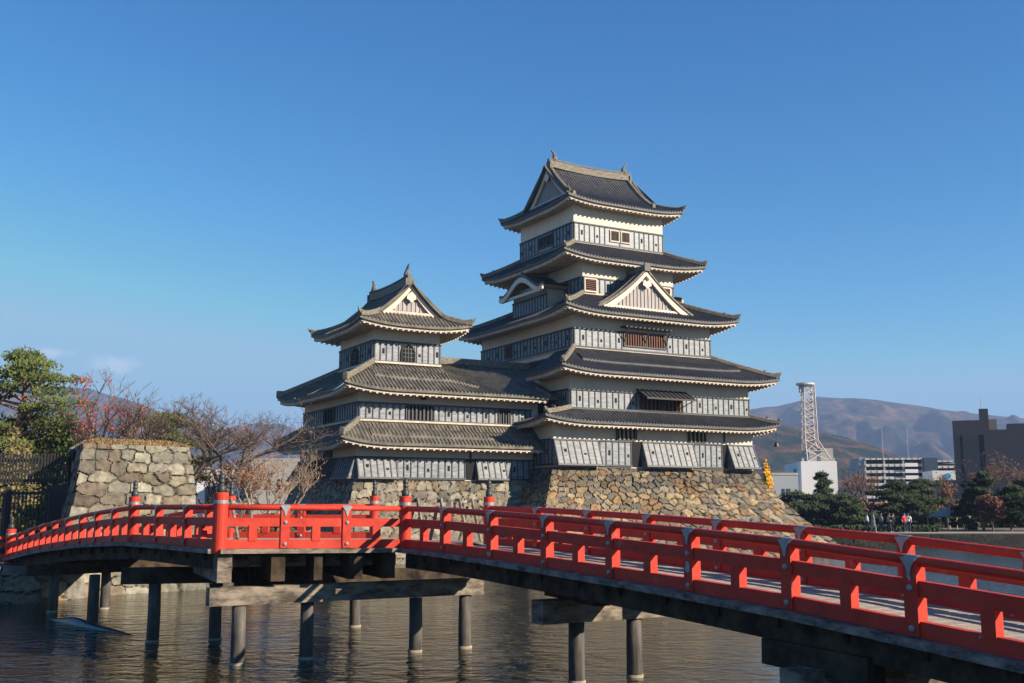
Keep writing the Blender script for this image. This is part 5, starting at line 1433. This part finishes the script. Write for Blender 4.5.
# left group
pine('tall red-trunked pine with layered green pads at the left edge of the photo', X(11, 56), 56, G, 3, 10.8, 6.6, pads=36, per=130, size=.2, crown_from=.36)
pine('second lower green pine crown right beside the tall red-trunked pine', X(34, 60), 60, G, 12, 7.4, 5.4, pads=26, per=120, size=.19, crown_from=.3)
bush('bushy yellow-green tree behind the black fence, left of the bastion', X(52, 58), 58, G, 5, 2.5, 2.0, 7.4, 'needle', 4200, .12)
bush('pale brown half-bare tree at the left edge below the tall pine', X(4, 54), 54, G, 15, 2.6, 2.0, 6.2, 'olive_leaf', 3000, .10)
bush('dark olive tree just left behind the bastion', X(76, 62), 62, G, 25, 1.7, 2.0, 6.6, 'olive_leaf', 3000, .12)
bush('low yellow shrub glowing behind the dark gate', X(14, 50), 50, G, 35, 2.2, 1.0, 1.9, 'yellow_leaf', 900, .08, name='shrub', cat='shrub', trunk=False)
bush('green shrub behind the gate beside the yellow one', X(40, 51), 51, G, 36, 1.6, 1.0, 2.3, 'needle', 1500, .09, name='shrub', cat='shrub', trunk=False)
bare_tree('nearly bare tree with a few bright red leaves rising behind the bastion', 'tree', X(113, 55), 55, G + .6, 91, 8.6, .85, .30, leaf='red_leaf', leaf_n=4, leaf_size=.13,
          leaf_sel=lambda p: (-2.2 < p.x < 1.0 and p.z > 4.2 and (p.x * 7.3 + p.z * 3.1) % 1 < .085), levels=6, first=.34, multi=3, up=.55, shrink=.68, name='bare_tree')
bare_tree('dark bare tree leaning right behind the right part of the bastion', 'tree', X(147, 57), 57, G + .5, 17, 6.2, .9, .16, levels=6, first=.42, lean=(.4, 0), up=.25, shrink=.7)
bare_tree('thin bare tree with fine grey twigs, left of the red-leaved tree', 'tree', X(96, 58), 58, G + .5, 29, 7.4, .8, .12, levels=6, first=.38, lean=(-.3, 0), up=.4, shrink=.68)
pine('small dark pine showing over the right top of the bastion', X(168, 60), 60, G, 44, 7.6, 5.0, pads=20, per=150, size=.2, crown_from=.55)
bare_tree('black-barked bare tree nearest the right side of the bastion', 'tree', X(186, 54), 54, G, 52, 6.2, 1.1, .19, levels=6, split=(2, 4), first=.5, lean=(-.2, 0), up=.0, shrink=.68, leaf='orange_leaf', leaf_n=1, leaf_frac=.05)
bare_tree('crooked bare tree with a flat twiggy top, midway between bastion and small tower', 'tree', X(220, 55), 55, G, 66, 6.3, 1.1, .19, levels=6, split=(2, 4), first=.52, lean=(.1, 0), up=.0, shrink=.68, leaf='orange_leaf', leaf_n=1, leaf_frac=.06)
bare_tree('thin twiggy tree with orange leaves left of the small tower', 'tree', X(216, 56), 56, G, 71, 5.4, .9, .14, levels=5, first=.4, up=.2, shrink=.68, leaf='orange_leaf', leaf_n=2, leaf_size=.11, leaf_frac=.4, multi=3)
bare_tree('low spreading shrub-like tree with scattered orange leaves beside the small tower', 'tree', X(256, 57), 57, G, 73, 5.6, .95, .14, levels=5, first=.36, up=.2, shrink=.7, leaf='orange_leaf', leaf_n=2, leaf_size=.11, leaf_frac=.35, multi=3, bark='pale_stem')
bare_tree('pale-stemmed thicket tree just left of the shaded corner of the small tower', 'tree', X(276, 58), 58, G, 75, 5.2, .8, .11, levels=5, first=.36, up=.3, shrink=.7, leaf='orange_leaf', leaf_n=1, leaf_size=.10, leaf_frac=.3, multi=3, bark='pale_stem')
hedge = MB(); rndh = random.Random(8)
def hedge_row(label, x0, x1, Y, zg, h, leaf, n_, seed, size=.1, depth=1.4):
    rnd = random.Random(seed); mb = MB()
    for i in range(n_):
        x = rnd.uniform(x0, x1); t_ = .7 + .3 * MN.noise(Vector((x * .6, seed, 0))); p = Vector((x, Y + rnd.uniform(-depth, depth), zg + rnd.random() ** .7 * h * t_))
        a = Vector((rnd.uniform(-1, 1), rnd.uniform(-1, 1), rnd.uniform(-1, 1))).normalized(); b_ = a.orthogonal().normalized(); z = size * rnd.uniform(.6, 1.4)
        mb.add([p - a * z, p + b_ * z * .7, p + a * z, p - b_ * z * .7], [(0, 1, 2, 3)])
    o = mb.build('hedge', M[leaf]); tag(o, label, 'hedge'); return o
hedge_row('orange brown leafy undergrowth on the bank between bastion and small tower', X(205, 52), X(262, 52), 52.5, G, 2.6, 'orange_leaf', 900, 1, .09)
hedge_row('russet undergrowth at the foot of the trees between bastion and small tower', X(200, 56), X(290, 56), 56, G, 2.4, 'brown_leaf', 8000, 2, .10)
hedge_row('dark green undergrowth behind the black fence', X(-20, 60), X(90, 60), 60, G, 2.6, 'needle_dark', 4200, 3, .12)
# grey tiled boundary wall on the bank left of the small tower
gw = thing('boundary_wall', 'low boundary wall with grey tiled coping left of the small tower', 'wall', (X(262, 60), 60, E + G))
MB().box((0, 0, G + .5), (6.2, .3, 1.3)).build('wall_body', M['soffit'], gw); MB().sweep([(-3.2, 0, G + 1.15), (3.2, 0, G + 1.15)], .8, .35).build('tile_coping', M['tile'], gw)

# far houses seen through the left trees
def block(name, label, cat, px0, px1, ytop, Y, m, depth=12, rz=0.0, zg=PARK_Z, wins=None, win_m='glass', roof=None, group=None):
    x0 = X(px0, Y); r_ = (px1 - 512) / 1072; wd = (r_ * Y - x0) / (cos(rz) - r_ * sin(rz)); zt = (504 - ytop) / 1085 * Y; xc = x0
    t_ = thing(name, label, cat, (x0, Y, E + zg), rz, group)
    MB().box((wd / 2, depth / 2, (zg + zt) / 2), (wd, depth, zt - zg)).build('wall', M[m], t_)
    for (a, b_, za, zb) in (wins or ()):
        MB().box((wd * (a + b_) / 2, -.02, zg + (zt - zg) * (za + zb) / 2), (wd * (b_ - a), .1, (zt - zg) * (zb - za))).build('window', M[win_m], t_)
    if roof:
        MB().box((wd / 2, depth / 2, zt + roof / 2), (wd * 1.02, depth * 1.02, roof)).build('parapet', M['concrete'], t_)
    return t_, wd, zt
block('house', 'white house wall glimpsed through the twigs left of the small tower', 'house', 250, 300, 458, 120, 'concrete', wins=[(.1, .2, .55, .7), (.3, .4, .55, .7), (.55, .65, .55, .7)])
block('house', 'low white house partly hidden behind the bare trees right of the bastion', 'house', 196, 240, 470, 125, 'white_wall', wins=[(.2, .4, .4, .7)])

# ------------------------------------------------------------------ far side of the moat: town buildings
YO = 250
t_, xc, zt = block('office_building', 'white windowless block carrying the lattice mast, right of the tall keep', 'building', 802.5, 838.5, 461, YO, 'white_wall', depth=26, rz=R(-6))
MB().box((-.03, 9, zt - 2.2), (.12, 4.5, 1.3)).build('green_sign', M['green_sign'], t_)
MB().box((5.4, 8, zt + 1.6), (5.6, 8, 3.2)).build('roof_plant_room', M['concrete'], t_)
for x in (.6, 7.6): MB().box((x, 1, zt + .4), (.6, .6, .8)).build('roof_vent', M['concrete'], t_)
block('office_building', 'low grey annex with two dark windows left of the white block', 'building', 770, 799, 475, 240, 'grey_wall', depth=12, wins=[(.42, .52, .52, .66), (.58, .72, .52, .66), (.05, .2, .52, .6)], roof=.5)
# lattice mast
mast = thing('lattice_mast', 'tall pale steel lattice mast with a round platform on the white block', 'mast', (X(812.5, YO + 5), YO + 5, E + zt))
Ym = YO + 5; sc_ = Ym / 1085
zb_, zm_, ztp = zt, (504 - 440) * sc_, (504 - 384) * sc_
def mw(z): 
    return (3.2) - (1.55) * min(1, (z - zb_) / (zm_ - zb_)) if z < zm_ else 1.65 - .3 * (z - zm_) / (ztp - zm_)
def mc(z): return mw(z) * .9 - 1.5 if z < zm_ else 0.0
lv = [zb_, zb_ + (zm_ - zb_) * .5, zm_] + [zm_ + (ztp - zm_) * k / 7 for k in range(1, 8)]
for (sx, sy) in ((-1, -1), (1, -1), (1, 1), (-1, 1)):
    MB().tube([(sx * mw(z) * .9 + mc(z), sy * mw(z) * .9, z) for z in lv], .16, 5).build('mast_leg', M['steel'], mast)
br = MB()
for i in range(len(lv) - 1):
    za, z2 = lv[i], lv[i + 1]; a, b_ = mw(za) * .9, mw(z2) * .9; ca, cb_ = mc(za), mc(z2)
    for k in range(4):
        c1 = [(-1, -1), (1, -1), (1, 1), (-1, 1)][k]; c2 = [(1, -1), (1, 1), (-1, 1), (-1, -1)][k]
        br.tube([(c1[0] * a + ca, c1[1] * a, za), (c2[0] * b_ + cb_, c2[1] * b_, z2)], .085, 4); br.tube([(c2[0] * a + ca, c2[1] * a, za), (c1[0] * b_ + cb_, c1[1] * b_, z2)], .085, 4)
        br.tube([(c1[0] * b_ + cb_, c1[1] * b_, z2), (c2[0] * b_ + cb_, c2[1] * b_, z2)], .08, 4)
br.build('lattice_bracing', M['steel'], mast)
MB().lathe((-.6, 0, ztp), [(1.6, 0), (2.2, .2), (2.2, .6), (1.8, .65)], 16).build('platform', M['steel'], mast)
MB().box((-1.6, -.6, ztp - .9), (1.3, 1.0, 1.5)).build('antenna_box', M['grey_wall'], mast)
MB().tube([(-2.0, 0, ztp + .7), (-2.0, 0, ztp + 3.0)], .07, 5).build('antenna', M['steel'], mast)
# parking building
def car_park(label, px0, px1, ytop, ybot, Y, floors, rz, x_tower=None):
    x0 = X(px0, Y); r_ = (px1 - 512) / 1072; wd = (r_ * Y - x0) / (cos(rz) - r_ * sin(rz)); zt_ = (504 - ytop) / 1085 * Y; zg = PARK_Z
    p = thing('parking_building', label, 'building', (x0 + wd / 2 * cos(rz), Y + wd / 2 * sin(rz), E + zg), rz); dz_ = (504 - ybot) / 1085 * Y; fl = (zt_ - dz_) / floors
    MB().box((0, 8.5, (zg + zt_) / 2 - .6), (wd - 1.2, 14, zt_ - zg - 1.2)).build('dark_interior', M['hole'], p)
    k = 0; z = zt_
    while z > zg + 1:
        MB().box((0, 8, z - fl * .28), (wd, 16, fl * (.42 if k else .25))).build('floor_band', M['pale_concrete'], p)
        rl = MB()
        for i in range(int(wd / 1.6)): rl.box((-wd / 2 + 1.6 * i + .4, -.05, z - fl * .28), (.12, .14, fl * .34))
        rl.build('railing', M['steel'], p); z -= fl; k += 1
    cl = MB()
    for i in range(int(wd / 5) + 1): cl.box((-wd / 2 + .3 + (wd - .6) * i / int(wd / 5), .4, (zg + zt_) / 2), (.5, .5, zt_ - zg - .4))
    cl.build('columns', M['grey_wall'], p)
    return p, wd, zt_, fl
p, wd, zt_, fl = car_park('open parking structure with pale floor bands, left part beside the dark stair tower', 866, 926, 457, 489, 300, 5, R(-8))
MB().box((-wd / 2 - .6, 8, zt_ / 2 - 1.2), (1.4, 15, zt_ + 2.2)).build('end_wall', M['grey_wall'], p)
for k in range(4): MB().box((wd * .28, -.8, zt_ - 2.2 - fl * k * .98), (3.4, .2, 1.0)).build('white_panel', M['white_wall'], p)
for x_ in (-wd * .1, wd * .33): MB().tube([(x_, 6, zt_), (x_, 6, zt_ + 8.5)], .05, 5).build('antenna', M['steel'], p)
block('stair_tower', 'dark stair tower between the two parts of the parking structure', 'building', 926, 940, 457.5, 297, 'glass', depth=8)
p, wd, zt_, fl = car_park('shorter open parking structure against the dark brown building', 938, 962, 459.5, 488, 305, 5, R(-8))
t_, xc, zt = block('shop_building', 'small white building with a round blue sign below the parking structure', 'building', 934, 958, 470.5, 262, 'white_wall', depth=12, rz=R(-10))
MB().tube([(3.6, -.05, zt - 1.3), (3.6, -.2, zt - 1.3)], .7, 16).build('blue_sign', M['blue_sign'], t_); MB().box((3.6, -.1, zt - 2.5), (2.2, .1, .7)).build('blue_sign', M['blue_sign'], t_)
t_, xc, zt = block('shop_building', 'low tan building with a pale lit front below the blue sign', 'building', 937, 968, 480, 235, 'tan_wall', depth=14, rz=R(-10), wins=[(.2, .6, .55, .72)])
t_, xc, zt = block('hotel_building', 'large dark brown windowless building with a roof tower at the right edge', 'building', 957, 1120, 430, 215, 'brown_wall', depth=40, rz=R(-24))
def bxp(px): r_ = (px - 512) / 1072; return (r_ * 215 - X(957, 215)) / (cos(R(-24)) - r_ * sin(R(-24)))
MB().box(((bxp(957) + bxp(985)) / 2 , 10, zt + .9), (bxp(985) - bxp(957) - .02, 19.9, 2.2)).build('roof_slab', M['brown_wall'], t_)
MB().box(((bxp(984.5) + bxp(994)) / 2, 3.1, zt + 2.1), (bxp(994) - bxp(984.5), 6.1, 4.3)).build('roof_tower', M['brown_wall'], t_)
MB().box(((bxp(994) + bxp(1002)) / 2, 4, zt + 1.0), (bxp(1002) - bxp(994), 6, 2.3)).build('roof_tower', M['tan_wall'], t_)  # tan colour stands for the tower's sunlit right side
MB().box((bxp(1012) + 9, 6, zt + .5), (18, 9, 1.4)).build('roof_tower', M['brown_wall'], t_)
for px_ in (965, 985.5): MB().box((bxp(px_), -.03, zt - 7), (.45 if px_ < 970 else .9, .2, 12)).build('wall_slot', M['hole'], t_)
MB().tube([(bxp(987), 3, zt + 4.2), (bxp(987), 3, zt + 7.2)], .05, 5).build('antenna', M['steel'], t_)
block('house', 'pale low house with a white roof between the far trees', 'house', 938, 968, 505, 170, 'white_wall', depth=10, rz=R(12), wins=[(.2, .4, .3, .6)])

# ------------------------------------------------------------------ far bank trees
bush('bright yellow columnar tree just right of the keep foundation', X(768, 130), 130, PARK_Z, 101, 1.0, 1.0, 7.6, 'yellow_leaf', 2600, .2, lobes=14, base=.0)
bush('lower bright yellow crown beside the stone-drop panel of the keep', X(758, 128), 128, PARK_Z, 102, 1.3, 1.0, 6.0, 'yellow_leaf', 1800, .2, lobes=10, base=.0)
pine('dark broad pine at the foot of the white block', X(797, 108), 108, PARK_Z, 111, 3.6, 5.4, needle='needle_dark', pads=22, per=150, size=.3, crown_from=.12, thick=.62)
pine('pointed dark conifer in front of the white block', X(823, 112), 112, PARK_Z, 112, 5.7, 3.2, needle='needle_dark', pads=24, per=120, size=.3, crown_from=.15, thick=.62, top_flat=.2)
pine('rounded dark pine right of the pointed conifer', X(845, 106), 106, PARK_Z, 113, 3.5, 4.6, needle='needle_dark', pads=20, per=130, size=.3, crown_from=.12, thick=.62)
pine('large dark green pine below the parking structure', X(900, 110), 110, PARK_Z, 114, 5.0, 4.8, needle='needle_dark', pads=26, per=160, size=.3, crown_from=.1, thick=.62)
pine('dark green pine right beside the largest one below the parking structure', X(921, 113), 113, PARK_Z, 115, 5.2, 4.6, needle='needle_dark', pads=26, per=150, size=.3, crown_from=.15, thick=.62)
pine('cloud-pruned dark pine in front of the brown building', X(981, 104), 104, PARK_Z, 116, 5.5, 3.6, needle='needle_dark', pads=14, per=170, size=.28, crown_from=.45, thick=.62)
pine('round low dark pine left of the russet tree', X(966, 106), 106, PARK_Z, 117, 3.5, 3.0, needle='needle_dark', pads=14, per=150, size=.28, crown_from=.1, thick=.62)
pine('dark pine with layered pads at the right edge of the photo', X(1012, 102), 102, PARK_Z, 118, 4.2, 4.6, needle='needle_dark', pads=20, per=160, size=.28, crown_from=.2, thick=.62)
pine('taller dark pine cut by the right edge of the photo', X(1034, 104), 104, PARK_Z, 119, 5.4, 5.0, needle='needle_dark', pads=20, per=160, size=.28, crown_from=.2, thick=.62)
bush('russet leaved tree before the brown building', X(991, 101), 101, PARK_Z, 121, 1.7, 1.6, 3.5, 'brown_leaf', 2600, .12)
for i, (px_, Y_, h_, sd_, lb) in enumerate(((852, 118, 6.6, 1, 'brown bare tree between the dark pines below the white block'), (870, 116, 7.2, 2, 'brown bare tree left of the largest dark pine'), (860, 125, 7.6, 3, 'taller bare tree behind, left of the parking structure'),
                                       (946, 116, 6.2, 4, 'brown bare tree under the tan building'), (956, 120, 6.0, 5, 'bare tree in front of the pale low house'), (1003, 125, 9.2, 6, 'wide bare tree before the right part of the brown building'), (985, 128, 9.0, 7, 'tall bare tree before the left part of the brown building'), (1020, 127, 8.4, 8, 'bare tree at the right edge before the brown building'))):
    bare_tree(lb, 'tree', X(px_, Y_), Y_, PARK_Z, 200 + sd_, h_, .85, .22, levels=5, first=.3, up=.4, shrink=.72, leaf='brown_leaf', leaf_n=2, leaf_size=.2, leaf_frac=.5)
hedge_row('dark clipped shrubs along the far bank path', X(770, 99), X(940, 99), 99.5, PARK_Z, .8, 'needle_dark', 2600, 11, .14, depth=.8)
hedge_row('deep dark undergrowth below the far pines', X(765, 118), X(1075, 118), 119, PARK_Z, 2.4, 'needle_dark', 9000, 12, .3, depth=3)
hedge_row('russet hedge in front of the houses on the far bank', X(840, 126), X(1075, 126), 128, PARK_Z, 3.6, 'brown_leaf', 8000, 13, .3, depth=4)
for i, (px_, h_) in enumerate(((944, 1.5), (951, 1.2))):
    o = thing('park_tent', ('pale pitched park tent left of the other one on the far bank', 'smaller pale pitched park tent near the pale low house')[i], 'tent', (X(px_, 108), 108, E + PARK_Z), R(20), 'pale tents in the far park')
    MB().add([(-1.5, -1, PARK_Z + 1.3), (1.5, -1, PARK_Z + 1.3), (1.5, 1, PARK_Z + 1.3), (-1.5, 1, PARK_Z + 1.3), (0, 0, PARK_Z + 1.3 + h_ * .6)], [(0, 1, 4), (1, 2, 4), (2, 3, 4), (3, 0, 4)]).build('tent_roof', M['soffit'], o)
    for a_, b_ in ((-1.4, -.9), (1.4, -.9), (1.4, .9), (-1.4, .9)): MB().tube([(a_, b_, PARK_Z), (a_, b_, PARK_Z + 1.32)], .04, 5).build('tent_pole', M['steel'], o)

# ------------------------------------------------------------------ people on the far path
def person(label, px, Y, jacket, trousers, step=.2, face=0.0, h=1.68, arm=.0, group='people on the far bank'):
    t_ = thing('person', label, 'person', (X(px, Y), Y, E + PARK_Z + .02), face, group); k = h / 1.7; z0 = PARK_Z + .02
    V_s = {'pel': (0, 0, .93, .15), 'wai': (0, 0, 1.08, .135), 'che': (0, 0, 1.30, .165), 'nek': (0, .0, 1.46, .06), 'hd0': (0, -.01, 1.54, .085), 'hd1': (0, -.01, 1.64, .10),
           'shl': (-.19, 0, 1.40, .065), 'ell': (-.25, .02 + arm * .3, 1.14, .05), 'wrl': (-.24, -.12 - arm, .92, .036), 'shr': (.19, 0, 1.40, .065), 'elr': (.25, .06, 1.14, .05), 'wrr': (.25, .05, .88, .036),
           'hll': (-.1, 0, .88, .1), 'knl': (-.11, -step * .5, .49, .07), 'anl': (-.11, -step * .6, .09, .048), 'tol': (-.12, -step * .6 - .17, .04, .04),
           'hlr': (.1, 0, .88, .1), 'knr': (.11, step * .2, .49, .07), 'anr': (.11, step * .8, .10, .048), 'tor': (.12, step * .8 - .17, .04, .04)}
    Eg = [('pel', 'wai'), ('wai', 'che'), ('che', 'nek'), ('nek', 'hd0'), ('hd0', 'hd1'), ('che', 'shl'), ('shl', 'ell'), ('ell', 'wrl'), ('che', 'shr'), ('shr', 'elr'), ('elr', 'wrr'), ('pel', 'hll'), ('hll', 'knl'), ('knl', 'anl'), ('anl', 'tol'), ('pel', 'hlr'), ('hlr', 'knr'), ('knr', 'anr'), ('anr', 'tor')]
    def skin(name, keys, edges, grow, m):
        idx = {q: i for i, q in enumerate(keys)}; me = bpy.data.meshes.new(name)
        me.from_pydata([(V_s[q][0] * k, V_s[q][1] * k, V_s[q][2] * k) for q in keys], [(idx[a], idx[b_]) for a, b_ in edges], [])
        me.materials.append(M[m] if isinstance(m, str) else m); ob = bpy.data.objects.new(name, me); COL.objects.link(ob); ob.parent = t_
        sm = ob.modifiers.new('skin', 'SKIN'); sub = ob.modifiers.new('sub', 'SUBSURF'); sub.levels = 1; sub.render_levels = 1
        for q in keys: sv = me.skin_vertices[0].data[idx[q]]; r_ = (V_s[q][3] + grow) * k; sv.radius = (r_, r_); 
        me.skin_vertices[0].data[0].use_root = True
        return ob
    skin('body', list(V_s), Eg, 0, 'skin')
    up_ = ['pel', 'wai', 'che', 'shl', 'ell', 'shr', 'elr']; skin('jacket', up_, [e for e in Eg if e[0] in up_ and e[1] in up_], .03, jacket)
    lo_ = ['pel', 'hll', 'knl', 'anl', 'hlr', 'knr', 'anr']; skin('trousers', lo_, [e for e in Eg if e[0] in lo_ and e[1] in lo_], .018, trousers)
    hr = MB().lathe((0, .012, z0 + 1.60 * k), [(.02, .15), (.085, .12), (.108, .05), (.105, -.02), (.06, -.04)][::-1], 10); hr.build('hair', M['hair'], t_)
    return t_
CL = {}
for nm_, c_ in (('red', (.55, .03, .05)), ('white', (.65, .65, .66)), ('navy', (.02, .03, .07)), ('black', (.015, .015, .018)), ('blue', (.10, .22, .36)), ('grey', (.20, .20, .21)), ('beige', (.42, .35, .24))): CL[nm_] = mat('cloth_' + nm_, c_, .9)
person('person in a bright red jacket standing on the far bank', 903, 95.5, CL['red'], CL['black'], .1, R(20))
person('person in a white jacket right beside the one in red', 907, 96.4, CL['white'], CL['navy'], .15, R(-30))
person('person in a light blue jacket walking on the far path, left of the dark pine', 872, 96, CL['blue'], CL['grey'], .3, R(90))
person('person in white walking before the bare tree on the far path', 866, 97, CL['white'], CL['black'], .3, R(80))
person('person in a beige coat on the far path left of the one in red', 888, 96.5, CL['beige'], CL['navy'], .2, R(-80))
person('person in black standing near the beige coat on the far path', 892, 95.8, CL['black'], CL['black'], .1, R(10))
person('person in a grey jacket between the light blue and beige jackets', 880, 96.8, CL['grey'], CL['navy'], .25, R(-90))
